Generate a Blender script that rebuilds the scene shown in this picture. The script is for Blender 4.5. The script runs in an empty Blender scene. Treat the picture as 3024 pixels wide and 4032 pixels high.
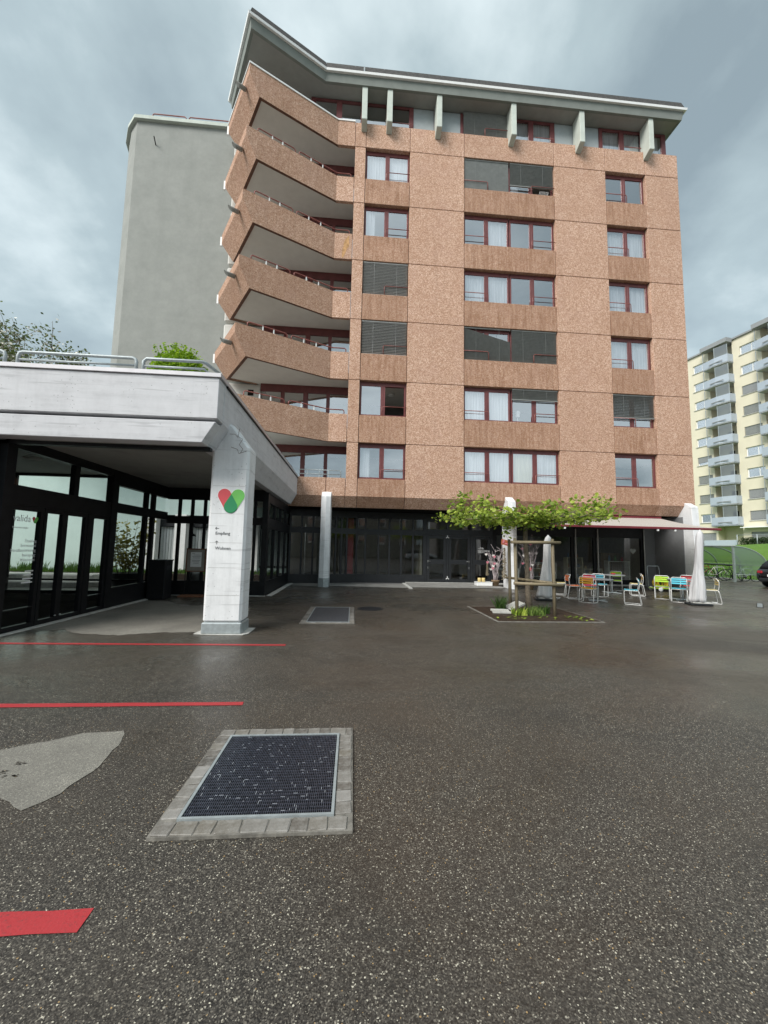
import bpy, bmesh, math, random
from mathutils import Vector, Matrix, Euler
random.seed(7)
R = math.radians
sc = bpy.context.scene
COL = sc.collection
# ------------------------------------------------------------------ camera
cam_d = bpy.data.cameras.new('camera'); cam = bpy.data.objects.new('camera', cam_d); COL.objects.link(cam)
pit, rol, yaw = R(5.26), R(1.126), R(4.4975)
rt = Vector((math.cos(yaw), -math.sin(yaw), 0)); f0 = Vector((math.sin(yaw), math.cos(yaw), 0))
fw = f0*math.cos(pit)+Vector((0, 0, math.sin(pit))); up = Vector((0, 0, math.cos(pit)))-f0*math.sin(pit)
r2 = rt*math.cos(rol)+up*math.sin(rol); u2 = up*math.cos(rol)-rt*math.sin(rol)
M = Matrix((r2, u2, -fw)).transposed().to_4x4(); M.translation = Vector((0, 0, 1.62))
cam.matrix_world = M
cam_d.sensor_fit = 'HORIZONTAL'; cam_d.sensor_width = 36; cam_d.lens = 36*1545/3024
cam_d.clip_start = 0.05; cam_d.clip_end = 2000
sc.camera = cam
# ------------------------------------------------------------------ sky, sun, exposure
SUN_EL, SUN_AZ = 42, 226       # degrees; azimuth clockwise from +Y: behind the camera, a little to its left
world = bpy.data.worlds.new('World'); sc.world = world; world.use_nodes = True
nt = world.node_tree; nt.nodes.clear(); N = nt.nodes.new; L = nt.links.new
out = N('ShaderNodeOutputWorld'); bg = N('ShaderNodeBackground'); L(bg.outputs[0], out.inputs[0]); bg.inputs[1].default_value = 0.10
sky = N('ShaderNodeTexSky'); sky.sky_type = 'NISHITA'; sky.sun_disc = False
sky.sun_elevation = R(SUN_EL); sky.sun_rotation = R(SUN_AZ); sky.air_density = 1.0; sky.dust_density = 2.0
tc = N('ShaderNodeTexCoord'); sep = N('ShaderNodeSeparateXYZ'); L(tc.outputs['Generated'], sep.inputs[0])
mz = N('ShaderNodeMath'); mz.operation = 'MAXIMUM'; L(sep.outputs[2], mz.inputs[0]); mz.inputs[1].default_value = 0.0
az_ = N('ShaderNodeMath'); az_.operation = 'ADD'; L(mz.outputs[0], az_.inputs[0]); az_.inputs[1].default_value = 0.30
dx = N('ShaderNodeMath'); dx.operation = 'DIVIDE'; L(sep.outputs[0], dx.inputs[0]); L(az_.outputs[0], dx.inputs[1])
dy = N('ShaderNodeMath'); dy.operation = 'DIVIDE'; L(sep.outputs[1], dy.inputs[0]); L(az_.outputs[0], dy.inputs[1])
cmb = N('ShaderNodeCombineXYZ'); L(dx.outputs[0], cmb.inputs[0]); L(dy.outputs[0], cmb.inputs[1]); cmb.inputs[2].default_value = 5.2
n1 = N('ShaderNodeTexNoise'); n1.inputs['Scale'].default_value = 1.25; n1.inputs['Detail'].default_value = 8; n1.inputs['Roughness'].default_value = 0.53
n1.inputs['Distortion'].default_value = 0.12; L(cmb.outputs[0], n1.inputs['Vector'])
cr = N('ShaderNodeValToRGB'); L(n1.outputs[0], cr.inputs[0])
el = cr.color_ramp.elements
el[0].position = 0.345; el[0].color = (1.22, 1.54, 1.67, 1); el[1].position = 0.585; el[1].color = (3.5, 3.95, 4.02, 1)
e = cr.color_ramp.elements.new(0.465); e.color = (1.95, 2.38, 2.48, 1)
mixs = N('ShaderNodeMix'); mixs.data_type = 'RGBA'; mixs.inputs[0].default_value = 0.9
L(sky.outputs[0], mixs.inputs[6]); L(cr.outputs[0], mixs.inputs[7]); L(mixs.outputs[2], bg.inputs[0])
sun_d = bpy.data.lights.new('sun', 'SUN'); sun_d.energy = 1.5; sun_d.angle = R(30); sun_d.color = (1.0, 0.965, 0.92)
sun = bpy.data.objects.new('sun', sun_d); COL.objects.link(sun)
sd = Vector((math.sin(R(SUN_AZ))*math.cos(R(SUN_EL)), math.cos(R(SUN_AZ))*math.cos(R(SUN_EL)), math.sin(R(SUN_EL))))
sun.rotation_euler = (-sd).to_track_quat('-Z', 'Y').to_euler(); sun.location = sd*60
vs = sc.view_settings; vs.view_transform = 'Standard'; vs.look = 'None'; vs.gamma = 1; vs.use_curve_mapping = False; vs.exposure = 1.4
sc.cycles.max_bounces = 8; sc.cycles.transparent_max_bounces = 16; sc.cycles.use_denoising = True
sc.cycles.sample_clamp_indirect = 4.0

# ------------------------------------------------------------------ helpers
class MB:
    def __init__(s): s.v = []; s.f = []; s.sm = []; s.mi = []
    def add(s, vs, fs, smooth=False, mi=0):
        o = len(s.v); s.v += [tuple(p) for p in vs]; s.f += [tuple(i+o for i in f) for f in fs]
        s.sm += [smooth]*len(fs); s.mi += [mi]*len(fs); return s
    def box(s, x0, x1, y0, y1, z0, z1, mi=0):
        return s.hexa([(x0,y0,z0),(x1,y0,z0),(x1,y1,z0),(x0,y1,z0),(x0,y0,z1),(x1,y0,z1),(x1,y1,z1),(x0,y1,z1)], mi)
    def hexa(s, p, mi=0):
        return s.add(p, [(0,3,2,1),(4,5,6,7),(0,1,5,4),(1,2,6,5),(2,3,7,6),(3,0,4,7)], False, mi)
    def obox(s, c, sx, sy, sz, rot, mi=0):
        m = Euler(rot).to_matrix(); c = Vector(c)
        p = [c+m@Vector((a*sx/2, b*sy/2, d*sz/2)) for d in (-1,1) for a, b in ((-1,-1),(1,-1),(1,1),(-1,1))]
        return s.hexa(p, mi)
    def extr(s, poly, vec, mi=0):
        n = len(poly); v = Vector(vec); a = [Vector(p) for p in poly]
        return s.add(a+[p+v for p in a], [tuple(range(n))[::-1], tuple(range(n, 2*n))]+[(i, (i+1) % n, n+(i+1) % n, n+i) for i in range(n)], False, mi)
    def prism(s, poly, z0, z1, mi=0):
        return s.extr([(x, y, z0) for x, y in poly], (0, 0, z1-z0), mi)
    def loft(s, rings, smooth=True, cap=True, mi=0):
        n = len(rings[0]); v = [p for r in rings for p in r]
        f = [(k*n+i, k*n+(i+1) % n, (k+1)*n+(i+1) % n, (k+1)*n+i) for k in range(len(rings)-1) for i in range(n)]
        s.add(v, f, smooth, mi)
        if cap:
            s.add(rings[0], [tuple(range(n))[::-1]], False, mi); s.add(rings[-1], [tuple(range(n))], False, mi)
        return s
    def tube(s, pts, r, n=8, mi=0, closed=False):
        P = [Vector(p) for p in pts]; rings = []
        rr = r if isinstance(r, (list, tuple)) else [r]*len(P)
        m = len(P)
        for i in range(m):
            a = P[i-1] if (i > 0 or closed) else P[i]; b = P[(i+1) % m] if (i < m-1 or closed) else P[i]
            t = (b-a).normalized(); u = t.cross(Vector((0, 0, 1)))
            if u.length < 0.05: u = t.cross(Vector((1, 0, 0)))
            u.normalize(); w = u.cross(t)
            if rings and u.dot(lastu) < 0: u = -u; w = -w
            lastu = u
            rings.append([P[i]+(u*math.cos(2*math.pi*k/n)+w*math.sin(2*math.pi*k/n))*rr[i] for k in range(n)])
        if closed: rings.append(rings[0])
        return s.loft(rings, True, not closed, mi)
    def lathe(s, prof, c=(0, 0, 0), n=20, mi=0, smooth=True):
        return s.loft([[(c[0]+r*math.cos(2*math.pi*k/n), c[1]+r*math.sin(2*math.pi*k/n), c[2]+z) for k in range(n)] for r, z in prof], smooth, True, mi)
    def quad(s, a, b, c, d, mi=0): return s.add([a, b, c, d], [(0, 1, 2, 3)], False, mi)
    def mesh(s, name, mats, off=(0, 0, 0), fix=True):
        me = bpy.data.meshes.new(name); o = Vector(off)
        me.from_pydata([Vector(p)-o for p in s.v], [], s.f)
        for m in (mats if isinstance(mats, (list, tuple)) else [mats]): me.materials.append(m)
        me.polygons.foreach_set('use_smooth', s.sm); me.polygons.foreach_set('material_index', s.mi)
        if fix:
            bm = bmesh.new(); bm.from_mesh(me); bmesh.ops.remove_doubles(bm, verts=bm.verts, dist=1e-5)
            bmesh.ops.recalc_face_normals(bm, faces=bm.faces); bm.to_mesh(me); bm.free()
        me.update(); return me
    def build(s, name, mats, parent=None, off=None, bevel=0, fix=True):
        if off is None: off = parent['_o'] if parent is not None and '_o' in parent else (0, 0, 0)
        o = bpy.data.objects.new(name, s.mesh(name, mats, off, fix)); COL.objects.link(o)
        if parent is not None: o.parent = parent; o['_o'] = list(off)
        if bevel:
            b = o.modifiers.new('bevel', 'BEVEL'); b.width = bevel; b.segments = 1; b.limit_method = 'ANGLE'; b.angle_limit = R(40)
        return o
def tag(o, label=None, cat=None, group=None, kind=None):
    for k, v in (('label', label), ('category', cat), ('group', group), ('kind', kind)):
        if v: o[k] = v
    return o
def thing(name, label, cat, loc=(0, 0, 0), group=None, rz=0):
    o = bpy.data.objects.new(name, None); COL.objects.link(o); o.location = loc; o.rotation_euler = (0, 0, rz); o.empty_display_size = 0.2
    o['_o'] = list(loc); return tag(o, label, cat, group)
def inst(name, me, parent, loc=(0, 0, 0), rot=(0, 0, 0), scale=(1, 1, 1)):
    o = bpy.data.objects.new(name, me); COL.objects.link(o); o.parent = parent
    o.location = loc; o.rotation_euler = rot; o.scale = scale; return o
def struct(mb, name, mat, label=None, **k):
    o = mb.build(name, mat, **k); return tag(o, label, None, None, 'structure')
def copy_tree(o, parent=None):
    c = o.copy(); COL.objects.link(c)
    if parent is not None: c.parent = parent
    for ch in list(o.children): copy_tree(ch, c)
    return c
def text(body, name, mat, parent, loc, size, rot=(R(90), 0, 0), align='LEFT', depth=0.001):
    cu = bpy.data.curves.new(name, 'FONT'); cu.body = body; cu.size = size; cu.align_x = align; cu.extrude = depth; cu.resolution_u = 3
    t = bpy.data.objects.new(name, cu); COL.objects.link(t); bpy.context.view_layer.update()
    me = bpy.data.meshes.new_from_object(t.evaluated_get(bpy.context.evaluated_depsgraph_get()))
    bpy.data.objects.remove(t); me.materials.clear(); me.materials.append(mat)
    o = bpy.data.objects.new(name, me); COL.objects.link(o); o.parent = parent
    off = Vector(parent['_o']) if parent is not None else Vector((0, 0, 0))
    o.location = Vector(loc)-off; o.rotation_euler = rot; return o

# ------------------------------------------------------------------ materials
def new_mat(name):
    m = bpy.data.materials.new(name); m.use_nodes = True; t = m.node_tree; b = t.nodes['Principled BSDF']; return m, t, b
def ramp(t, src, stops):
    r = t.nodes.new('ShaderNodeValToRGB'); t.links.new(src, r.inputs[0]); e = r.color_ramp.elements
    e[0].position = stops[0][0]; e[0].color = (*stops[0][1], 1); e[1].position = stops[-1][0]; e[1].color = (*stops[-1][1], 1)
    for p, c in stops[1:-1]: k = e.new(p); k.color = (*c, 1)
    return r.outputs[0]
def noise(t, scale, detail=4, rough=0.55, stretch=None, coord='Object', distort=0):
    c = t.nodes.new('ShaderNodeTexCoord'); v = c.outputs[coord]
    if stretch:
        mp = t.nodes.new('ShaderNodeMapping'); mp.inputs['Scale'].default_value = stretch; t.links.new(v, mp.inputs[0]); v = mp.outputs[0]
    n = t.nodes.new('ShaderNodeTexNoise'); n.inputs['Scale'].default_value = scale; n.inputs['Detail'].default_value = detail
    n.inputs['Roughness'].default_value = rough; n.inputs['Distortion'].default_value = distort; t.links.new(v, n.inputs['Vector']); return n.outputs[0]
def voro(t, scale, feature='F1', out='Color', stretch=None):
    c = t.nodes.new('ShaderNodeTexCoord'); v = c.outputs['Object']
    if stretch:
        mp = t.nodes.new('ShaderNodeMapping'); mp.inputs['Scale'].default_value = stretch; t.links.new(v, mp.inputs[0]); v = mp.outputs[0]
    n = t.nodes.new('ShaderNodeTexVoronoi'); n.feature = feature; n.inputs['Scale'].default_value = scale; t.links.new(v, n.inputs['Vector']); return n.outputs[out]
def mixc(t, fac, a, b, mode='MIX'):
    m = t.nodes.new('ShaderNodeMix'); m.data_type = 'RGBA'; m.blend_type = mode
    for s, i in ((fac, 0), (a, 6), (b, 7)):
        if isinstance(s, (int, float)): m.inputs[i].default_value = s
        elif isinstance(s, tuple): m.inputs[i].default_value = (*s, 1)
        else: t.links.new(s, m.inputs[i])
    return m.outputs[2]
def math_(t, op, a, b=0.0):
    m = t.nodes.new('ShaderNodeMath'); m.operation = op
    for s, i in ((a, 0), (b, 1)):
        if isinstance(s, (int, float)): m.inputs[i].default_value = s
        else: t.links.new(s, m.inputs[i])
    return m.outputs[0]
def maprange(t, v, a, b, c, d):
    m = t.nodes.new('ShaderNodeMapRange'); t.links.new(v, m.inputs[0])
    for i, x in enumerate((a, b, c, d)): m.inputs[i+1].default_value = x
    return m.outputs[0]
def bump(t, b, h, strength=0.3, dist=0.01):
    n = t.nodes.new('ShaderNodeBump'); n.inputs['Strength'].default_value = strength; n.inputs['Distance'].default_value = dist
    t.links.new(h, n.inputs['Height']); t.links.new(n.outputs[0], b.inputs['Normal'])
def plain(name, col, rough=0.6, metal=0, var=0.15, scale=6, bmp=0.0, spec=0.5):
    m, t, b = new_mat(name); n = noise(t, scale, 5)
    lo = tuple(c*(1-var) for c in col); hi = tuple(min(1, c*(1+var)) for c in col)
    t.links.new(ramp(t, n, [(0.3, lo), (0.7, hi)]), b.inputs['Base Color'])
    b.inputs['Roughness'].default_value = rough; b.inputs['Metallic'].default_value = metal; b.inputs['Specular IOR Level'].default_value = spec
    if bmp: bump(t, b, noise(t, scale*12, 4), bmp, 0.004)
    return m
def glass(name, base=0.08, tint=(0.8, 0.85, 0.84), k=1.0, rough=0.0, wav=0.0):
    m = bpy.data.materials.new(name); m.use_nodes = True; t = m.node_tree; t.nodes.clear()
    o = t.nodes.new('ShaderNodeOutputMaterial'); mx = t.nodes.new('ShaderNodeMixShader'); tr = t.nodes.new('ShaderNodeBsdfTransparent'); gl = t.nodes.new('ShaderNodeBsdfGlossy')
    tr.inputs[0].default_value = (*tint, 1); gl.inputs['Roughness'].default_value = rough; gl.inputs[0].default_value = (0.95, 0.97, 1, 1)
    lw = t.nodes.new('ShaderNodeLayerWeight'); fz_ = math_(t, 'ADD', math_(t, 'MULTIPLY', math_(t, 'POWER', lw.outputs['Facing'], 5.0), 0.96), 0.04)
    f = math_(t, 'ADD', math_(t, 'MULTIPLY', fz_, k), base); f = math_(t, 'MINIMUM', f, 1.0); t.links.new(f, mx.inputs[0])
    if wav:
        n = t.nodes.new('ShaderNodeBump'); n.inputs['Strength'].default_value = wav; n.inputs['Distance'].default_value = 0.02
        t.links.new(noise(t, 1.3, 1), n.inputs['Height']); t.links.new(n.outputs[0], gl.inputs['Normal'])
    t.links.new(tr.outputs[0], mx.inputs[1]); t.links.new(gl.outputs[0], mx.inputs[2]); t.links.new(mx.outputs[0], o.inputs[0]); return m
def aggregate(name, streak):
    m, t, b = new_mat(name); oi = t.nodes.new('ShaderNodeObjectInfo')
    chips = voro(t, 31.0); sp = t.nodes.new('ShaderNodeSeparateColor'); t.links.new(chips, sp.inputs[0])
    n = noise(t, 20, 6, 0.72, distort=1.5)
    v = math_(t, 'ADD', math_(t, 'MULTIPLY', sp.outputs[0], 0.40), math_(t, 'MULTIPLY', n, 0.60))
    c = ramp(t, v, [(0.25, (0.29, 0.158, 0.102)), (0.43, (0.485, 0.296, 0.205)), (0.56, (0.590, 0.384, 0.284)), (0.76, (0.80, 0.61, 0.49))])
    big = noise(t, 0.55, 4, 0.6)
    c = mixc(t, maprange(t, big, 0.35, 0.68, 0.0, 0.30), c, (0.36, 0.20, 0.125))
    pink = noise(t, 0.9, 3); c = mixc(t, maprange(t, pink, 0.5, 0.7, 0.0, 0.25), c, (0.50, 0.32, 0.255))
    if streak:
        a_, k_ = (0.85, 1.0) if streak == 1 else (0.32, 0.5)
        s = noise(t, 1.0, 6, 0.72, (7.0, 7.0, 0.7)); s3 = noise(t, 1.3, 4, 0.6)
        d = math_(t, 'MULTIPLY', maprange(t, s, 0.40, 0.64, 0.0, 1.0), maprange(t, s3, 0.30, 0.65, 0.35, 1.0))
        c = mixc(t, math_(t, 'MULTIPLY', d, a_), c, (0.20, 0.098, 0.052))
        s2 = noise(t, 1.0, 3, 0.6, (17.0, 17.0, 1.6))
        c = mixc(t, maprange(t, s2, 0.54, 0.72, 0.0, 0.48*k_), c, (0.56, 0.37, 0.23))
        c = mixc(t, 0.27*k_, c, (0.25, 0.122, 0.066))
    else:
        s = noise(t, 1.0, 5, 0.68, (3.0, 3.0, 0.25))
        c = mixc(t, maprange(t, s, 0.54, 0.8, 0.0, 0.40), c, (0.27, 0.145, 0.088))
    tone = maprange(t, oi.outputs['Random'], 0, 1, 0.0, 0.22); c = mixc(t, tone, c, (0.28, 0.165, 0.11))
    t.links.new(c, b.inputs['Base Color']); b.inputs['Roughness'].default_value = 0.85; b.inputs['Specular IOR Level'].default_value = 0.25
    bump(t, b, v, 0.5, 0.012); return m
def board_concrete(name, base, vert=False):
    m, t, b = new_mat(name)
    st = (0.35, 0.35, 7.0) if not vert else (6.0, 6.0, 0.5)
    n = noise(t, 1.0, 6, 0.7, st); n2 = noise(t, 3.0, 8, 0.7)
    v = math_(t, 'ADD', math_(t, 'MULTIPLY', n, 0.5), math_(t, 'MULTIPLY', n2, 0.5))
    c = ramp(t, v, [(0.32, tuple(x*0.80 for x in base)), (0.5, base), (0.68, tuple(min(1, x*1.12) for x in base))])
    vd = voro(t, 15.0, 'F1', 'Distance'); spots = math_(t, 'LESS_THAN', vd, 0.13)
    gate = math_(t, 'GREATER_THAN', noise(t, 2.6, 3), 0.53)
    c = mixc(t, math_(t, 'MULTIPLY', math_(t, 'MULTIPLY', spots, gate), 0.75), c, tuple(x*0.45 for x in base))
    ln = noise(t, 1.0, 3, 0.5, (0.8, 0.8, 16.0)); cracks = maprange(t, ln, 0.61, 0.68, 0, 0.5)
    c = mixc(t, cracks, c, tuple(x*0.6 for x in base))
    dr = noise(t, 1.0, 4, 0.6, (5.0, 5.0, 0.3)); c = mixc(t, maprange(t, dr, 0.55, 0.8, 0, 0.3), c, tuple(x*0.6 for x in base))
    t.links.new(c, b.inputs['Base Color']); b.inputs['Roughness'].default_value = 0.8; bump(t, b, v, 0.35, 0.01); return m
def asphalt(name, wet):
    m, t, b = new_mat(name)
    ch = voro(t, 195.0); sp = t.nodes.new('ShaderNodeSeparateColor'); t.links.new(ch, sp.inputs[0])
    if wet:
        c = ramp(t, sp.outputs[0], [(0.0, (0.011, 0.0098, 0.0082)), (0.35, (0.031, 0.0275, 0.0232)), (0.75, (0.072, 0.0645, 0.054)), (0.94, (0.150, 0.135, 0.111)), (0.978, (0.31, 0.285, 0.23)), (1.0, (0.68, 0.64, 0.52))])
        br = noise(t, 0.35, 3); c = mixc(t, maprange(t, br, 0.4, 0.65, 0.0, 0.45), c, (0.070, 0.052, 0.037)); dk = noise(t, 0.8, 5, 0.65); c = mixc(t, maprange(t, dk, 0.50, 0.72, 0.0, 0.5), c, (0.022, 0.020, 0.017))
        st = math_(t, 'GREATER_THAN', sp.outputs[1], 0.9965); c = mixc(t, math_(t, 'MULTIPLY', st, 0.8), c, (0.46, 0.30, 0.13))
        t.links.new(c, b.inputs['Base Color'])
        w = noise(t, 0.33, 5, 0.6, (1.0, 1.6, 1.0), distort=0.6)
        c0 = t.nodes.new('ShaderNodeTexCoord'); s0 = t.nodes.new('ShaderNodeSeparateXYZ'); t.links.new(c0.outputs['Object'], s0.inputs[0])
        far = maprange(t, s0.outputs[1], 3.0, 10.0, 0.0, 0.10)
        w2 = math_(t, 'ADD', w, far)
        rg = maprange(t, w2, 0.42, 0.68, 0.52, 0.17)
        rg = math_(t, 'ADD', rg, math_(t, 'MULTIPLY', sp.outputs[2], 0.10)); t.links.new(rg, b.inputs['Roughness'])
        b.inputs['Specular IOR Level'].default_value = 0.5
        bs = maprange(t, w2, 0.42, 0.68, 0.65, 0.22)
        nb = t.nodes.new('ShaderNodeBump'); nb.inputs['Distance'].default_value = 0.006; t.links.new(bs, nb.inputs['Strength'])
        h = math_(t, 'ADD', sp.outputs[1], noise(t, 40, 4)); t.links.new(h, nb.inputs['Height']); t.links.new(nb.outputs[0], b.inputs['Normal'])
    else:
        c = ramp(t, sp.outputs[0], [(0.0, (0.13, 0.125, 0.11)), (0.5, (0.20, 0.19, 0.165)), (0.9, (0.27, 0.26, 0.22)), (1.0, (0.42, 0.40, 0.34))])
        br = noise(t, 1.1, 5, 0.6); c = mixc(t, maprange(t, br, 0.38, 0.6, 0.5, 0.0), c, (0.10, 0.094, 0.083))
        t.links.new(c, b.inputs['Base Color']); b.inputs['Roughness'].default_value = 0.9
        bump(t, b, sp.outputs[1], 0.4, 0.004)
    return m
def leafmat(name, a, bcol, trans=0.35):
    m, t, b = new_mat(name); oi = t.nodes.new('ShaderNodeObjectInfo'); g = t.nodes.new('ShaderNodeNewGeometry')
    v = math_(t, 'FRACT', math_(t, 'ADD', g.outputs['Random Per Island'], oi.outputs['Random']))
    c = ramp(t, v, [(0.0, a), (1.0, bcol)]); t.links.new(c, b.inputs['Base Color']); b.inputs['Roughness'].default_value = 0.5
    tl = t.nodes.new('ShaderNodeBsdfTranslucent'); t.links.new(c, tl.inputs[0]); mx = t.nodes.new('ShaderNodeMixShader'); mx.inputs[0].default_value = trans
    t.links.new(b.outputs[0], mx.inputs[1]); t.links.new(tl.outputs[0], mx.inputs[2]); t.links.new(mx.outputs[0], t.nodes['Material Output'].inputs[0]); return m
def wood(name, a, b_, axis=(18, 18, 1.2)):
    m, t, b = new_mat(name); n = noise(t, 1.0, 6, 0.65, axis); t.links.new(ramp(t, n, [(0.3, a), (0.7, b_)]), b.inputs['Base Color'])
    b.inputs['Roughness'].default_value = 0.7; bump(t, b, n, 0.3, 0.006); return m
def striped(name, a, b_, freq):
    m, t, b = new_mat(name); c = t.nodes.new('ShaderNodeTexCoord'); s = t.nodes.new('ShaderNodeSeparateXYZ'); t.links.new(c.outputs['Object'], s.inputs[0])
    f = math_(t, 'FRACT', math_(t, 'MULTIPLY', s.outputs[0], freq)); g = math_(t, 'LESS_THAN', f, 0.32)
    t.links.new(mixc(t, g, a, b_), b.inputs['Base Color']); b.inputs['Roughness'].default_value = 0.85
    tl = t.nodes.new('ShaderNodeBsdfTranslucent'); tl.inputs[0].default_value = (*a, 1); mx = t.nodes.new('ShaderNodeMixShader'); mx.inputs[0].default_value = 0.25
    t.links.new(b.outputs[0], mx.inputs[1]); t.links.new(tl.outputs[0], mx.inputs[2]); t.links.new(mx.outputs[0], t.nodes['Material Output'].inputs[0]); return m
def curtainmat(name, col):
    m, t, b = new_mat(name); n = noise(t, 1.0, 3, 0.5, (26, 1, 0.6))
    c = ramp(t, n, [(0.35, tuple(x*0.72 for x in col)), (0.6, col)]); t.links.new(c, b.inputs['Base Color']); b.inputs['Roughness'].default_value = 0.9
    tl = t.nodes.new('ShaderNodeBsdfTranslucent'); t.links.new(c, tl.inputs[0]); mx = t.nodes.new('ShaderNodeMixShader'); mx.inputs[0].default_value = 0.2
    t.links.new(b.outputs[0], mx.inputs[1]); t.links.new(tl.outputs[0], mx.inputs[2]); t.links.new(mx.outputs[0], t.nodes['Material Output'].inputs[0]); return m

m_agg = aggregate('exposed_aggregate', 0); m_aggs = aggregate('exposed_aggregate_streaked', 1); m_aggb = aggregate('exposed_aggregate_balcony', 2)
m_tower, t_t, b_t = new_mat('grey_render'); n_t = noise(t_t, 1.1, 8, .72); n2_t = noise(t_t, 1.0, 5, .6, (1.2, 1.2, .12)); n3_t = noise(t_t, 1.0, 2, .5, (.05, .05, .9))
c_t = ramp(t_t, n_t, [(.30, (.250, .262, .243)), (.52, (.290, .300, .280)), (.72, (.325, .333, .312))]); c_t = mixc(t_t, maprange(t_t, n2_t, .55, .78, 0, .35), c_t, (.21, .222, .205)); c_t = mixc(t_t, maprange(t_t, n3_t, .60, .66, 0, .18), c_t, (.36, .365, .345))
t_t.links.new(c_t, b_t.inputs['Base Color']); b_t.inputs['Roughness'].default_value = .9; bump(t_t, b_t, noise(t_t, 30, 5, .7), .4, .01)
m_conc = board_concrete('board_marked_concrete', (0.585, 0.59, 0.61))
m_conc_col = board_concrete('column_concrete', (0.74, 0.755, 0.765), True)
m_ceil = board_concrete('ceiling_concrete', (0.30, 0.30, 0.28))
m_soffit = plain('soffit_paint', (0.66, 0.65, 0.61), 0.9, var=0.04, scale=3, bmp=0.2)
m_eave = plain('eave_paint', (0.31, 0.315, 0.295), 0.85, var=0.06, scale=3, bmp=0.3)
m_fin = plain('fin_concrete', (0.52, 0.565, 0.51), 0.85, var=0.08, scale=3, bmp=0.3)
m_fascia = plain('roof_fascia', (0.21, 0.23, 0.21), 0.8, var=0.1, scale=2, bmp=0.3)
m_roof = plain('roof_slate', (0.050, 0.047, 0.044), 0.7, var=0.45, scale=9, bmp=0.3)
m_white = plain('white_paint', (0.84, 0.85, 0.84), 0.5, var=0.05)
m_maroon = plain('maroon_frame', (0.15, 0.042, 0.042), 0.45, var=0.18, scale=4)
m_rail = plain('maroon_rail', (0.24, 0.075, 0.062), 0.5, var=0.3, scale=8)
m_rust_ = plain('rust_stain_colour', (.47, .27, .12), .9, var=.35, scale=9)
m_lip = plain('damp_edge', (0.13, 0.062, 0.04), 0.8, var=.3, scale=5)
m_joint = plain('joint_dark', (0.10, 0.04, 0.028), 0.9)
m_black = plain('black_metal', (0.010, 0.0105, 0.012), 0.45, var=0.3, spec=0.25)
m_anth = plain('anthracite_metal', (0.020, 0.022, 0.025), 0.45, var=0.2, spec=0.4)
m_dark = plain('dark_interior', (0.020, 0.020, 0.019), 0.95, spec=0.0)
m_room = plain('room_wall', (0.16, 0.155, 0.15), 0.9)
m_curt = curtainmat('white_curtain', (0.93, 0.95, 0.97)); m_curty = curtainmat('cream_curtain', (0.85, 0.83, 0.62))
m_blind = plain('grey_blind', (0.24, 0.25, 0.24), 0.5, var=0.1); m_blindl = plain('pale_blind', (0.50, 0.50, 0.49), 0.45, var=0.05)
m_galv = plain('galvanised', (0.36, 0.40, 0.41), 0.5, 0.35, var=0.15, scale=14)
m_steel = plain('brushed_steel', (0.55, 0.56, 0.56), 0.28, 0.95, var=0.08)
m_panel = plain('grey_panel', (0.38, 0.42, 0.43), 0.6, var=0.05)
g_win = glass('window_glass', 0.42, (0.92, 0.94, 0.96), 1.2, 0.0, 0.05); g_shop = glass('shop_glass', 0.07, (0.74, 0.78, 0.76), 1.0, 0.0, 0.02)
g_ent = glass('entrance_glass', 0.0, (0.95, 0.97, 0.96), 0.7); g_poly = glass('shelter_glass', 0.20, (0.64, 0.71, 0.68), 0.9, 0.35)
m_asph = asphalt('wet_asphalt', True); m_dry = asphalt('dry_asphalt', False)
m_red, t_r, b_r = new_mat('red_line_paint'); w_r = noise(t_r, 70, 4, .7); w2_r = noise(t_r, 3, 4, .6)
t_r.links.new(mixc(t_r, math_(t_r, 'MULTIPLY', maprange(t_r, w_r, .56, .66, 0, 1), maprange(t_r, w2_r, .35, .65, .15, .9)), mixc(t_r, w2_r, (.43, .036, .042), (.34, .026, .030)), (.06, .05, .045)), b_r.inputs['Base Color']); b_r.inputs['Roughness'].default_value = .55; bump(t_r, b_r, w_r, .5, .004)
m_pave = plain('dry_paving', (0.235, 0.230, 0.215), 0.85, var=0.25, scale=2.5, bmp=0.4)
m_edge = plain('pale_edging', (0.50, 0.50, 0.47), 0.85, var=0.2, scale=8, bmp=0.4)
m_grass = leafmat('grass_blades', (0.045, 0.115, 0.012), (0.12, 0.24, 0.03), 0.3)
m_leaf = leafmat('plane_leaf', (0.11, 0.21, 0.018), (0.54, 0.65, 0.11), 0.45)
m_hlawn = None
m_bark = plain('bark', (0.165, 0.135, 0.10), 0.85, var=0.4, scale=14, bmp=0.5)
m_post = wood('weathered_post', (0.13, 0.105, 0.065), (0.30, 0.25, 0.165)); m_rail_w = wood('weathered_rail', (0.12, 0.095, 0.055), (0.34, 0.28, 0.18), (1.2, 18, 18))
m_mint = plain('mint_render', (0.54, 0.67, 0.635), 0.9, var=0.05, scale=1.5, bmp=0.2)
m_yel = plain('yellow_render', (0.70, 0.65, 0.505), 0.9, var=0.04, scale=0.8)
m_pblue = plain('pale_blue_panel', (0.40, 0.455, 0.52), 0.7, var=0.04)
m_shut = plain('grey_shutter', (0.27, 0.28, 0.285), 0.6, var=0.05)
m_soil = plain('soil', (0.045, 0.032, 0.022), 0.95, var=0.4, scale=20, bmp=0.6)

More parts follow.
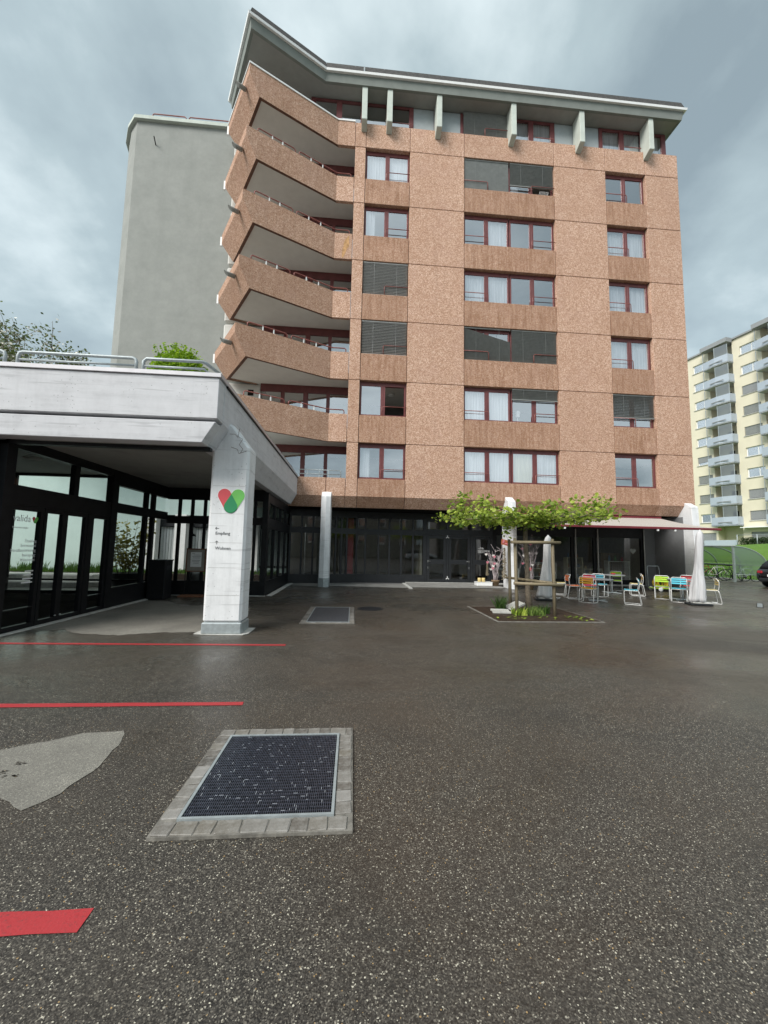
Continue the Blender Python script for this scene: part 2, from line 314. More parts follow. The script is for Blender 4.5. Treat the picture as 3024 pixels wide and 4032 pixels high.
# ------------------------------------------------------------------ ground and setting
g = MB(); NX = 2
g.quad((-120, -80, 0), (120, -80, 0), (120, 160, 0), (-120, 160, 0)); struct(g, 'ground', m_asph, 'wet dark asphalt forecourt with pale stone chips')
def blob(name, pts, z, mat, label, jag=0.03, steps=10):
    v = []; n = len(pts)
    for i in range(n):
        a, b = Vector(pts[i]), Vector(pts[(i+1) % n]); d = (b-a).length
        k = max(1, min(40, int(d/0.07)))
        for j in range(k):
            p = a.lerp(b, j/k); v.append((p.x+random.uniform(-jag, jag), p.y+random.uniform(-jag, jag), z))
    m = MB(); m.add(v, [tuple(range(len(v)))]); return struct(m, name, mat, label)
blob('dry_patch', [(-2.9, 3.0), (-2.67, 3.42), (-2.24, 3.68), (-1.92, 3.73), (-1.84, 3.53), (-1.79, 3.09), (-1.84, 2.84), (-1.95, 2.68), (-2.16, 2.80), (-2.3, 2.95)], 0.004, m_dry, 'pale dry patch of asphalt with footprints', 0.012)
blob('dry_paving', [(-6.2, 7.3), (-5.9, 7.75), (-5.3, 7.9), (-4.8, 7.55), (-4.07, 7.42), (-3.39, 7.66), (-2.85, 7.66), (-2.5, 8.3), (-2.35, 9.4), (-2.6, 10.6), (-3.4, 11.2), (-4.4, 10.9), (-5.2, 11.8), (-6.2, 12)], 0.004, m_dry, 'dry grey asphalt sheltered under the canopy', 0.03)
blob('pavement', [(-2.9, 17.0), (-1.35, 16.45), (-0.9, 16.75), (0.2, 16.6), (2.35, 16.3), (2.38, 18.5), (0.2, 18.5), (-1.2, 18.1), (-2.85, 17.85)], 0.005, m_pave, 'dry grey paving strip below the ground floor windows', 0.015)
random.seed(7)
mb = MB()
for cx, cy, a in ((-2.35, 3.22, 0.3), (-2.30, 3.06, 0.25), (-2.42, 3.10, 0.3)):
    for k in range(9):
        x, y = random.uniform(-.055, .055), random.uniform(-.022, .022); q = random.uniform(.006, .016)
        mb.add([(cx+x+q*math.cos(i), cy+y+q*.6*math.sin(i), 0.0075) for i in (0, 1.2, 2.4, 3.6, 4.9)], [(0, 1, 2, 3, 4)])
tag(mb.build('footprints', m_asph), 'wet shoe prints on the pale dry patch of asphalt', 'footprints')
for poly, lab in (([(-12, 6.95), (-1.05, 6.68), (-1.05, 6.77), (-12, 7.04)], 'red painted line on wet asphalt passing in front of the concrete column'),
                  ([(-12, 4.30), (-1.07, 4.25), (-1.08, 4.335), (-12, 4.42)], 'red painted line on wet asphalt midway between cobble framed grate and column'),
                  ([(-12, 1.90), (-1.10, 1.88), (-1.10, 1.99), (-12, 2.0)], 'widest red painted line on the asphalt, nearest to the viewer')):
    mb = MB(); n = 60; v = []
    for (a, b) in ((poly[0], poly[1]), (poly[3], poly[2])):
        for i in range(n+1):
            t = i/n; v.append((a[0]+(b[0]-a[0])*t, a[1]+(b[1]-a[1])*t+random.uniform(-.004, .004), 0.004))
    mb.add(v, [(i, i+1, n+2+i, n+1+i) for i in range(n)])
    tag(mb.build('red_line', m_red), lab, 'painted line', 'red lines painted on the forecourt')

# ------------------------------------------------------------------ apartment tower
FY = 16.64; PZ = 1.24
J = lambda n: 3.34+2.8*(n-1)
CX = [-.368, .140, 2.205, 4.799, 9.200, 11.810, 13.862, 15.591]
bld = thing('apartment_tower', 'tall apartment tower clad in pinkish brown exposed aggregate concrete with angular balconies', 'building', (7.6, FY, 0))
def panel(x0, x1, z0, z1, mat, name='concrete_panel', low=False):
    q = 0.010
    x0 += q; x1 -= q; z1 -= q
    m = MB()
    if low:
        xe = x1-.34 if x1 > 15 else x1
        a = [(x0, FY, 3.80), (x0, FY, z1), (x0, FY+.2, z1), (x0, FY+.46, 3.34), (x0, FY+.34, 3.34)]
        b = [(x1, FY, 3.80), (x1, FY, z1), (x1, FY+.2, z1), (xe, FY+.46, 3.34), (xe, FY+.34, 3.34)]
        m.add(a+b, [(4, 3, 2, 1, 0), (5, 6, 7, 8, 9)]+[(i, (i+1) % 5, 5+(i+1) % 5, 5+i) for i in range(5)])
    else: m.box(x0, x1, FY, FY+.2, z0+q, z1)
    return m.build(name, mat, bld, bevel=0.012)
bk = MB()
for n in range(1, 8):
    lo = n == 1
    for i in range(7):
        wide = i in (0, 2, 4, 6)
        if n == 7: panel(CX[i], CX[i+1], J(7), J(7)+PZ, m_agg); bk.box(CX[i], CX[i+1]-.02, FY+.03, FY+.19, J(7)+.02, J(7)+PZ-.02)
        elif wide: panel(CX[i], CX[i+1], J(n), J(n+1), m_agg, low=lo); bk.box(CX[i]+.012, CX[i+1]-.015, FY+.03, FY+.19, J(n) if not lo else 3.85, J(n+1))
        else: panel(CX[i], CX[i+1], J(n), J(n)+PZ, m_aggs, low=lo); bk.box(CX[i]+.012, CX[i+1]-.012, FY+.03, FY+.19, J(n)+.02 if not lo else 3.85, J(n)+PZ-.03)
panel(-1.19, CX[0], 3.34, 4.58, m_agg, low=True); panel(-3.2, -1.19, 3.34, 4.58, m_agg, low=True)
bk.box(-3.1, CX[0], FY+.03, FY+.19, 3.85, 4.55)
bk.build('panel_joint', m_joint, bld)
# right flank, core, floors
m = MB(); m.box(CX[7]-.22, CX[7]-.004, FY+.21, 30, 3.80, 21.37); m.hexa([(15.25, 17.1, 3.34), (15.37, 17.1, 3.34), (15.37, 30, 3.34), (15.25, 30, 3.34), (15.372, 17.0, 3.80), (15.586, 17.0, 3.80), (15.586, 30, 3.80), (15.372, 30, 3.80)])
m.build('side_wall', m_agg, bld)
m = MB()
for n in range(1, 9):
    za_, zb_ = J(n)-.02 if n > 1 else 3.34, J(n)+.2 if n < 8 else J(n)+.02
    m.box(-.095, 15.36 if n > 1 else 15.2, FY+(.22 if n > 1 else .50), 19.6, za_, zb_); m.box(-4.3, -.10, 17.82, 19.6, za_, zb_)
m.build('floor_slab', m_soffit, bld)
m = MB(); m.box(-4.3, 15.3, 19.6, 29.8, 3.3, 22.7)
for x in (CX[0]+.25, 3.4, 7.0, 10.4, 15.0):
    for n in range(1, 8): m.box(x-.08, x+.08, 16.9 if x > 0 else 17.7, 19.59, J(n)+.201, J(n+1)-.021)
m.build('inner_wall', m_room, bld)
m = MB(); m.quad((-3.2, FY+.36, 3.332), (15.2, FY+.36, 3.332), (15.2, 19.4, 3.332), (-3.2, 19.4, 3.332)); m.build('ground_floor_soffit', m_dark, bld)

def window(x0, x1, z0, z1, y, left='plain', right='plain', blind=None, rail=None, sub=2, parent=None):
    """one casement window: frame > panes, curtains, blind, guard rail"""
    w = x1-x0; fr = .075; mid = .20; m = MB(); d = .08
    m.box(x0, x1, y, y+d, z0, z0+fr+.01); m.box(x0, x1, y+.002, y+d+.05, z1-.17, z1)
    m.box(x0, x0+fr, y+.001, y+d, z0+fr+.01, z1-.17); m.box(x1-fr, x1, y+.001, y+d, z0+fr+.01, z1-.17)
    xm = (x0+x1)/2; m.box(xm-mid/2, xm+mid/2, y+.001, y+d, z0+fr+.01, z1-.17)
    m.box(xm-.012, xm+.012, y-.012, y+.0, z0+fr, z1-.17)
    f = m.build('window', m_maroon, parent or bld, bevel=.006)
    for (a, b, st) in ((x0+fr, xm-mid/2, left), (xm+mid/2, x1-fr, right)):
        za, zb = z0+fr+.01, z1-.17
        if st != 'open':
            ob = MB().quad((a, y+.035, za), (b, y+.035, za), (b, y+.035, zb), (a, y+.035, zb)).build('pane', g_win, f)
        if st in ('curtain', 'cream', 'part', 'sheer'):
            c = MB(); bb = b if st != 'part' else a+(b-a)*.42; k = 22; vv = []
            for i in range(k+1):
                t = i/k; vv += [(a-.06+(bb-a+.12)*t, y+.14+.03*math.sin(i*2.1+a*7), za-.1), (a-.06+(bb-a+.12)*t, y+.14+.022*math.sin(i*2.1+a*7+.4), zb+.14)]
            c.add(vv, [(2*i, 2*i+2, 2*i+3, 2*i+1) for i in range(k)], True); c.build('curtain', m_curty if st == 'cream' else m_curt, f)
    if blind:
        frac, mat, tilt, slant = blind
        b = MB(); hh = (z1-z0)*frac; k = max(4, int(hh/.072)); yb = y-.085
        for i in range(k):
            zz = z1-.05-hh*(i+.5)/k
            for s in ((0,) if not slant else (0,)):
                dzl, dzr = (0, 0) if not slant else (0, -.55*(1-i/k))
                a = R(tilt); hw = .036 if mat is not m_blindl else .021; cy, cz = hw*math.cos(a), hw*math.sin(a)
                xa, xb = x0+.015, x1-.015
                b.hexa([(xa, yb-cy, zz+cz+dzl), (xb, yb-cy, zz+cz+dzr), (xb, yb+cy, zz-cz+dzr), (xa, yb+cy, zz-cz+dzl), (xa, yb-cy, zz+cz+dzl+.004), (xb, yb-cy, zz+cz+dzr+.004), (xb, yb+cy, zz-cz+dzr+.004), (xa, yb+cy, zz-cz+dzl+.004)])
        b.box(x0+.012, x1-.012, yb-.03, yb+.03, z1-.05-hh-.035, z1-.05-hh)
        b.box(x0+.012, x1-.012, yb-.035, yb+.035, z1-.05, z1-.002)
        for xx in (x0+w*.25, x0+w*.75): b.box(xx-.003, xx+.003, yb-.05, yb-.046, z1-.05-hh, z1-.04)
        if mat is m_blindl: MB().quad((x0+.01, y-.03, z0), (x1-.01, y-.03, z0), (x1-.01, y-.03, z1-.05), (x0+.01, y-.03, z1-.05)).build('blind_backing', m_dark, f)
        b.build('blind', mat, f)
    if rail:
        yr = FY+.035; zr = z0+.42; t = MB(); ra = .017
        xa, xb, end = (xm-.04, x1+.02, x1+.02) if rail == 'R' else (x0-.02, xm+.04, x0-.02)
        leg = xa if rail == 'R' else xb
        far = xb if rail == 'R' else xa
        sg = 1 if rail == 'R' else -1
        t.tube([(leg, yr, z0-.03), (leg, yr, zr-.05), (leg+sg*.04, yr, zr), (far, yr, zr)], ra, 6); t.build('guard_rail', m_rail, f)
    return f
WY = FY+.175
for n in range(1, 7):
    z0, z1 = J(n)+PZ, J(n+1)
    dk = (1.0, m_blind, 62, False)
    A = {6: ('curtain', 'curtain', None), 5: ('part', 'plain', None), 4: ('plain', 'plain', (.97, m_blindl, 32, False)), 3: ('plain', 'plain', (.97, m_blindl, 32, False)), 2: ('plain', 'open', None), 1: ('part', 'plain', None)}[n]
    window(CX[1]+.012, CX[2]-.012, z0, z1, WY, A[0], A[1], A[2], 'R')
    xm = (CX[3]+CX[4])/2
    B1 = {6: ('plain', 'plain', (.97, m_blind, 66, False)), 5: ('plain', 'curtain', None), 4: ('sheer', 'curtain', None), 3: ('plain', 'plain', (.97, m_blind, 40, True)), 2: ('sheer', 'curtain', None), 1: ('curtain', 'curtain', None)}[n]
    B2 = {6: ('part', 'open', (.70, m_blind, 40, False)), 5: ('plain', 'plain', None), 4: ('plain', 'plain', None), 3: ('plain', 'plain', (.97, m_blind, 44, False)), 2: ('plain', 'plain', (.28, m_blind, 40, False)), 1: ('cream', 'curtain', None)}[n]
    window(CX[3]+.012, xm-.02, z0, z1, WY, *B1, 'L'); window(xm+.02, CX[4]-.012, z0, z1, WY, *B2, 'R')
    Cc = {6: ('plain', 'plain', None), 5: ('curtain', 'curtain', None), 4: ('curtain', 'curtain', None), 3: ('curtain', 'curtain', None), 2: ('plain', 'plain', (.66, m_blind, 35, False)), 1: ('plain', 'plain', None)}[n]
    window(CX[5]+.012, CX[6]-.012, z0, z1, WY, *Cc, 'L')
# small things seen in the flats
w = thing('bird_house', 'small white bird house standing behind a second floor window pane', 'ornament', (7.45, 17.1, J(2)+1.5))
MB().box(7.38, 7.52, 17.05, 17.15, J(2)+1.62, J(2)+1.8).build('body', m_white, w)
MB().extr([(7.33, 17.03, J(2)+1.802), (7.57, 17.03, J(2)+1.802), (7.45, 17.03, J(2)+1.92)], (0, .14, 0)).build('roof', m_white, w)
MB().tube([(7.45, 17.1, J(2)+1.2), (7.45, 17.1, J(2)+1.618)], .012).build('pole', m_white, w)
w = thing('drying_rack', 'white folded drying rack leaning in the half open sixth floor window', 'drying rack', (8.75, 16.9, J(6)+PZ)); w['_o'] = [0, 0, 0]
m = MB()
for k in range(9): m.tube([(-.22+.05*k, 0, .08), (-.10+.05*k, .05, .46)], .008, 4)
m.build('bar', m_white, w)['kind'] = 'stuff'; MB().tube([(-.23, 0, .08), (.19, 0, .08), (.32, .05, .46), (-.11, .05, .46), (-.23, 0, .08)], .011, 5).build('frame', m_white, w)
m = MB(); m.lathe([(.02, -.02), (.16, -.02), (.17, -.05), (.12, -.09), (.02, -.11)], (1.65, 18.0, J(3)-.02), 20)
tag(m.build('ceiling_lamp', m_white), 'round white ceiling lamp seen through the open second floor window', 'lamp')
# top floor
z0, z1 = J(7)+PZ, 22.66
def pan(x0, x1, name='infill_panel'): MB().box(x0, x1, 16.86, 16.93, z0, z1).build(name, m_panel, bld)
T7 = [(-2.48, -2.27, 'p'), (-2.27, -1.29, 'w'), (-1.29, -1.03, 'p'), (-1.03, -.15, 'w'), (-.15, .12, 'p'), (.12, 1.05, 'w'), (1.05, 1.30, 'p'), (1.30, 2.16, 'w'), (2.16, 2.37, 'p'), (3.37, 3.48, 'p'), (4.66, 4.77, 'p'), (6.94, 7.14, 'p'), (7.14, 8.05, 'w'), (8.05, 8.29, 'p'), (8.29, 9.16, 'w'), (9.16, 9.37, 'p'), (10.36, 10.50, 'p'), (11.66, 11.84, 'p'), (11.84, 12.73, 'w'), (12.73, 12.96, 'p'), (12.96, 13.84, 'w'), (13.84, 14.05, 'p'), (14.05, 14.96, 'w'), (14.96, 15.18, 'p')]
for a, b, k in T7:
    if k == 'p': MB().box(a, b, 16.82, 16.92, z0-.02, z1).build('window_post', m_maroon, bld)
    else:
        wf = MB().box(a, b, 16.825, 16.91, z0-.02, z0+.05).box(a, b, 16.825, 16.91, z1-.10, z1).build('window', m_maroon, bld)
        MB().quad((a, 16.87, z0+.05), (b, 16.87, z0+.05), (b, 16.87, z1-.1), (a, 16.87, z1-.1)).build('pane', g_win, wf)
        if a > 7:
            c = MB(); k2 = 18; vv = []
            for i in range(k2+1):
                x = a+(b-a)*i/k2; vv += [(x, 17.0+.03*math.sin(i*2.3), z0), (x, 17.0+.03*math.sin(i*2.3+.5), z1)]
            c.add(vv, [(2*i, 2*i+2, 2*i+3, 2*i+1) for i in range(k2)], True).build('curtain', m_curt, wf)
for a, b in ((2.37, 3.37), (3.48, 4.66), (9.37, 10.36), (10.50, 11.66)): pan(a+.003, b-.003)
window(4.78, 6.93, z0, z1, 16.86, 'plain', 'plain', (.97, m_blind, 40, False), 'R')
for xa, xb in ((1.35, 2.3), (8.35, 9.3), (12.95, 13.95)):
    MB().tube([(xa, FY+.1, z0+.30), (xb, FY+.1, z0+.30), (xb+.02, FY+.1, z0+.0)], .018, 6).build('guard_rail', m_rail, bld)
MB().box(15.02, 15.18, 16.93, 29, z0-.02, 22.7).build('top_floor_side_wall', m_panel, bld)
# fins
for x in (.03, 1.19, 3.50, 7.06, 10.42, 13.92):
    m = MB(); m.extr([(x-.125, 16.19, 22.69), (x-.125, 16.19, 21.07), (x-.125, FY-.004, 20.90), (x-.125, FY-.004, 21.386), (x-.125, 16.80, 21.386), (x-.125, 16.80, 22.69)], (.25, 0, 0)); m.build('eave_fin', m_fin, bld, bevel=.015)
# eaves and roof
EO = [(15.45, 29.5), (15.45, 16.12), (-1.77, 16.14), (-4.68, 14.57), (-6.38, 17.70), (-4.6, 19.2), (-4.6, 29.5)]
def offset(poly, d):
    n = len(poly); o = []
    for i in range(n):
        p, a, b = Vector(poly[i]), Vector(poly[i-1]), Vector(poly[(i+1) % n])
        e1 = (p-a).normalized(); e2 = (b-p).normalized(); n1 = Vector((e1.y, -e1.x)); n2 = Vector((e2.y, -e2.x))
        bi = (n1+n2).normalized(); o.append(tuple(p+bi*d/max(.35, bi.dot(n1))))
    return o
sgn = -1   # EO runs clockwise seen from above, so a negative offset grows it
sl = MB(); sl.prism(EO, 22.70, 22.95); sl.build('eave_slab', m_eave, bld)
def ring(poly, out0, z0, out1, z1, thick=.1):
    a0 = offset(poly, sgn*out0); a1 = offset(poly, sgn*out1); n = len(poly); r = MB()
    i0 = offset(poly, sgn*(out0-thick)); i1 = offset(poly, sgn*(out1-thick))
    r.loft([[(x, y, z0) for x, y in i0], [(x, y, z0) for x, y in a0], [(x, y, z1) for x, y in a1], [(x, y, z1) for x, y in i1]], False, False); return r
ring(EO, .004, 22.68, .07, 23.08, .12).build('roof_fascia', m_fascia, bld)
ring(EO, .16, 23.06, .18, 23.16, .18).build('gutter', m_white, bld)
rm = MB(); lv = [(.12, 23.155, .085, 23.31), (.09, 23.30, .05, 23.46), (.055, 23.45, .015, 23.61)]
for a, za, b, zb in lv:
    o0 = offset(EO, sgn*a); o1 = offset(EO, sgn*b); nn = len(EO)
    for i in range(nn):
        p0, p1, q0, q1 = Vector(o0[i]), Vector(o0[(i+1) % nn]), Vector(o1[i]), Vector(o1[(i+1) % nn]); k = max(1, int((p1-p0).length/1.3))
        for j in range(k):
            t0, t1 = j/k, (j+1)/k-.010/(p1-p0).length
            c = [p0.lerp(p1, t0), p0.lerp(p1, t1), q0.lerp(q1, t1), q0.lerp(q1, t0)]; dz = random.uniform(-.006, .006)
            rm.hexa([(c[0].x, c[0].y, za+dz-.03), (c[1].x, c[1].y, za+dz-.03), (c[2].x, c[2].y, zb-.03), (c[3].x, c[3].y, zb-.03), (c[0].x, c[0].y, za+dz), (c[1].x, c[1].y, za+dz), (c[2].x, c[2].y, zb), (c[3].x, c[3].y, zb)])
rm.build('roof_tile', m_roof, bld)['kind'] = 'stuff'
tp = MB(); tp.prism(offset(EO, sgn*-.02), 22.96, 23.60); tp.build('roof', m_roof, bld)
MB().box(-.06, .0, 16.02, 16.08, 23.15, 23.45).build('snow_guard_post', m_galv, bld)
# balconies
A0, A1, T, S, W = (-.378, FY), (-1.18, FY), (-4.72, 14.80), (-6.35, 17.35), (-4.55, 17.78)
def balcony(n):
    zb, zt = J(n), J(n)+PZ; th = .15
    outer = [A0, A1, T, S, W]
    cc = offset([A0, A1, T, S, W, (-.378, 18.6)], .15)[:5]
    inner = [(A0[0], FY+th), (A1[0]+.02, FY+th), cc[2], cc[3], (W[0], W[1]-.05)]
    def P(p, z): return (p[0], p[1], z)
    def lerp(p, q, t): return (p[0]+(q[0]-p[0])*t, p[1]+(q[1]-p[1])*t)
    m = MB()
    # flat return next to the facade
    m.hexa([P((A1[0]+.006, FY), zb+.007), P((A0[0]-.0, FY), zb+.007), P(inner[0], zb+.007), P(inner[1], zb+.007), P((A1[0]+.006, FY), zt), P((A0[0], FY), zt), P(inner[0], zt), P(inner[1], zt)])
    # long oblique front with its cut lower corner
    vz = zb+.84; F = lerp(T, A1, .110); Sb = (-5.80, 17.36)
    bi = offset([A0, A1, F, Sb, W, (-.378, 18.6)], .12)[1:5]; bi[0] = (A1[0]+.02, FY+.12); bi[3] = (W[0], W[1]-.05)
    f = MB()
    f.add([P(A1, zb), P(A1, zt), P(T, zt), P(T, vz), P(F, zb)], [(0, 1, 2, 3, 4)])
    f.add([P(T, vz), P(T, zt), P(S, zt), P(S, vz)], [(0, 1, 2, 3)]); f.add([P(T, vz), P(S, vz), P(Sb, zb), P(F, zb)], [(0, 1, 2, 3)])
    f.add([P(S, zt), P(W, zt), P(W, zb), P(Sb, zb), P(S, vz)], [(0, 1, 2, 3, 4)])
    o4 = [P(A1, zt), P(T, zt), P(S, zt), P(W, zt)]; i4 = [P(p, zt) for p in inner[1:]]; ob = [A1, F, Sb, W]
    for k in range(3):
        f.add([o4[k], o4[k+1], i4[k+1], i4[k]], [(0, 1, 2, 3)]); f.add([i4[k], i4[k+1], P(bi[k+1], zb), P(bi[k], zb)], [(0, 1, 2, 3)])
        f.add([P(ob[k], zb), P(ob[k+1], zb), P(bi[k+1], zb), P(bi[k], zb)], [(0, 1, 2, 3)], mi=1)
    bo = f.build('balcony', [m_aggb, m_lip], bld, fix=True)
    m.build('return_panel', m_agg, bo, bevel=.008)
    if n == 5:
        random.seed(2); q = []
        for k in range(22):
            a = 2*math.pi*k/22; rr_ = random.uniform(.7, 1.15); q.append((-.66+.13*rr_*math.cos(a)+.10*math.sin(a), FY-.0015, zb+.60+.52*rr_*math.sin(a)))
        MB().extr(q, (0, .001, 0)).build('rust_stain', m_rust_, bo)
    sf = MB(); sp = [(A0[0], FY+th)]+[lerp(q, (-2.8, 16.9), .004) for q in bi[:3]]+[(W[0]+.05, W[1]), (-4.5, 17.9), (-.10, 17.9), (-.10, FY+.25)]
    sf.prism(sp, zb+.06, zb+.20); sf.build('soffit', m_soffit, bo)
    # spout near the tip, on the side face
    c = lerp(T, S, .20); d = Vector((S[0]-T[0], S[1]-T[1], 0)).normalized(); nrm = Vector((-d.y, d.x, 0)); nrm = nrm if nrm.x < 0 else -nrm
    s = MB(); c0 = Vector((c[0], c[1], zb+.66)); p = []
    for t, ra in ((-.05, .085), (.38, .085)): p.append([c0+nrm*t+d*(ra*math.cos(a))+Vector((0, 0, ra*math.sin(a)*(1 if t < 0 else 1))) for a in [2*math.pi*k/12 for k in range(12)]])
    p[1] = [q+nrm*(.16*(1-(q.z-c0.z)/.085)*-.5) for q in p[1]]
    s.loft(p, True, True); s.build('water_spout', m_ceil, bo)
    pv = Vector((*S, 0)); MB().box(S[0]-.05, S[0]+.03, S[1]-.03, S[1]+.05, zb+.72, zt-.1).build('flashing', m_white, bo)
    if n == 7:
        cp = MB(); o = [A1, T, S, W]; ii = inner[1:]
        oo = offset([A0, A1, T, S, W, (-.378, 18.6)], -.03)
        pl = [(A0[0], FY-.03), oo[1], oo[2], oo[3], oo[4]]
        for k in range(4):
            q = [pl[k], pl[k+1], inner[k+1], inner[k]]; cp.extr([(x, y, zt+.002) for x, y in q], (0, 0, .07))
        cp.build('coping', m_white, bo)
    else:
        u = Vector((A1[0]-T[0], A1[1]-T[1], 0)); 
        def on(t, z): return (T[0]+u.x*t+.03, T[1]+u.y*t+.075, z)
        zr = zt+.20
        m = MB(); m.tube([on(.10, zt-.02), on(.10, zr-.05), on(.115, zr), on(.48, zr), on(.50, zr-.05), on(.50, zt-.02)], .024, 6); m.build('railing', m_rail, bo)
        m = MB(); m.tube([on(.545, zt-.02), on(.545, zr-.05), on(.56, zr), on(.985, zr), (A1[0]+.1, FY+.07, zr), (A0[0]-.2, FY+.07, zr), (A0[0]-.14, FY+.07, zr-.05), (A0[0]-.14, FY+.07, zt-.02)], .024, 6); m.build('railing', m_rail, bo)
        for t in (.25, .36, .68, .82):
            MB().obox(on(t, zt+.10), .045, .03, .24, (0, 0, math.atan2(u.y, u.x))).build('rail_bracket', m_white, bo)
    # glazed wall at the back
    if n < 8:
        zc = J(n+1)+.06 if n < 7 else 22.69
        bw = MB(); y = 17.70
        bw.box(-4.36, -.12, y, y+.1, zc-.34, zc); bw.box(-4.36, -.12, y, y+.1, J(n)+.2, J(n)+.32)
        for xa, xb in ((-3.45, -3.28), (-2.43, -2.21), (-1.38, -1.22), (-.3, -.12)): bw.box(xa, xb, y+.001, y+.1, J(n)+.32, zc-.34)
        gw = bw.build('balcony_glazing', m_maroon, bld)
        for xa, xb in ((-4.30, -3.45), (-3.28, -2.43), (-2.21, -1.38), (-1.22, -.3)):
            MB().quad((xa, y+.05, J(n)+.32), (xb, y+.05, J(n)+.32), (xb, y+.05, zc-.34), (xa, y+.05, zc-.34)).build('pane', g_win, gw)
        v = MB(); v.box(-6.2, -4.37, 17.83, 18.1, J(n)+.201, zc); vb = v.build('balcony_end_wall', m_soffit, bld, bevel=.05)
        MB().box(-4.95, -4.70, 17.81, 17.84, zc-.55, zc-.28).build('vent_grille', m_dark, vb)
for n in range(2, 8): balcony(n)
# first storey terrace glazing
bw = MB(); bw.box(-4.4, -.12, 17.7, 17.8, 5.86, 6.2)
for xa, xb in ((-4.4, -4.25), (-3.45, -3.28), (-2.45, -2.25), (-1.40, -1.24), (-.3, -.12)): bw.box(xa, xb, 17.701, 17.8, 3.4, 5.86)
gw = bw.build('balcony_glazing', m_maroon, bld)
for xa, xb in ((-4.25, -3.45), (-3.28, -2.45), (-2.25, -1.40), (-1.24, -.3)): MB().quad((xa, 17.75, 3.4), (xb, 17.75, 3.4), (xb, 17.75, 5.86), (xa, 17.75, 5.86)).build('pane', g_win, gw)
m = MB()
for zz in (4.72, 4.90): m.tube([(-2.35, FY+.1, zz), (-.62, FY+.1, zz)], .02, 6)
m.tube([(-.62, FY+.1, 4.90), (-.58, FY+.1, 4.86), (-.58, FY+.1, 4.5)], .02, 6)
for x in (-2.0, -1.5, -1.1): m.box(x-.015, x+.015, FY+.085, FY+.115, 4.5, 4.93)
m.build('terrace_rail', m_galv, bld)
# stair tower
st = [(-11.15, 18.5), (-11.69, 19.0), (-12.2, 19.75), (-12.38, 20.4), (-12.38, 27), (-4.9, 27), (-4.9, 18.5)]
MB().prism(st, 0, 22.42).build('stair_tower_wall', m_tower, bld)
so = offset(st, -.16); MB().prism(so, 22.421, 22.60).build('stair_tower_coping', m_fin, bld)
for xa, xb in ((-10.5, -8.9), (-8.75, -6.7)):
    m = MB(); zz = 23.0; m.tube([(xa, 18.6, 22.6), (xa, 18.6, zz-.06), (xa+.06, 18.6, zz), (xb-.06, 18.6, zz), (xb, 18.6, zz-.06), (xb, 18.6, 22.6)], .028, 6); m.build('roof_rail', m_rail, bld)
MB().tube([(-10.2, 18.52, 21.2), (-10.15, 18.2, 21.35)], .025, 6).build('lightning_rod_stub', m_dark, bld)

# ground floor: columns, glazing, doors
def facade_column(x, w, yf, plinth=True, deep=.9, crease=.12):
    c = MB(); h = w/2
    def sec(y, z, cr): return [(x-h, y+cr, z), (x, y, z), (x+h, y+cr*.9, z), (x+h, y+deep, z), (x-h, y+deep, z)]
    c.loft([sec(yf, 0.003, crease), sec(yf+.16, 3.72, crease*.7)], False, True)
    a = sec(yf+.16, 3.722, crease*.7); t = [(x-h, FY-.003, 3.95), (x, FY-.003, 3.96), (x+h, FY-.003, 3.95), (x+h, FY+.3, 3.8), (x-h, FY+.3, 3.8)]
    c.loft([a, t], False, True)
    o = c.build('column', m_conc_col, bld, bevel=.012)
    if plinth:
        p = MB(); e = .012
        s2 = [(x-h-e, yf+crease-e, 0.002), (x, yf-e*1.5, 0.002), (x+h+e, yf+crease-e, 0.002), (x+h+e, yf+deep, 0.002), (x-h-e, yf+deep, 0.002)]
        p.loft([s2, [(a, b, .36) for a, b, _ in s2]], False, True); p.build('column_plinth', m_galv, o)
facade_column(-1.14, .40, 16.19); facade_column(6.80, .34, 16.10, False, .80, .05)
m = MB(); m.extr([(15.02, 16.1, .002), (15.02, 16.26, 3.72), (15.02, 16.62, 3.93), (15.02, 16.64, 3.78), (15.02, 17.02, 3.335), (15.02, 18.6, 3.335), (15.02, 18.6, .002)], (.34, 0, 0)); m.build('column', m_conc_col, bld, bevel=.012)
def glazed_wall(name, p0, p1, cuts, rails, posts_w, mat, gmat, ztop, zsill, depth=.10, parent=None, header=.3, plinth=True):
    """straight framed glass wall from p0 to p1: frame mesh, one pane object per bay and row"""
    a, b = Vector((*p0, 0)), Vector((*p1, 0)); d = (b-a); Ln = d.length; d.normalize(); nrm = Vector((d.y, -d.x, 0)); ang = math.atan2(d.y, d.x)
    f = MB()
    def bx(s0, s1, z0, z1, dep=depth, sh=0.0):
        c = a+d*((s0+s1)/2)+nrm*sh; f.obox((c.x, c.y, (z0+z1)/2), s1-s0, dep, z1-z0, (0, 0, ang))
    bx(0, Ln, ztop-header, ztop, depth+.02)
    if plinth: bx(0, Ln, 0.002, zsill, depth+.01)
    for z0, z1 in rails: bx(0, Ln, z0, z1, depth-.004)
    for c in cuts: bx(c-posts_w/2, c+posts_w/2, zsill, ztop-header, depth-.008)
    o = f.build(name, mat, parent)
    zs = [zsill]+[z for r in rails for z in r]+[ztop-header]
    cs = [0]+list(cuts)+[Ln]
    for i in range(len(cs)-1):
        for k in range(0, len(zs), 2):
            q0, q1 = a+d*(cs[i]+posts_w/2), a+d*(cs[i+1]-posts_w/2)
            if (q1-q0).dot(d) < .05: continue
            MB().quad((q0.x, q0.y, zs[k]), (q1.x, q1.y, zs[k]), (q1.x, q1.y, zs[k+1]), (q0.x, q0.y, zs[k+1])).build('pane', gmat, o)
    return o
GY = 18.45
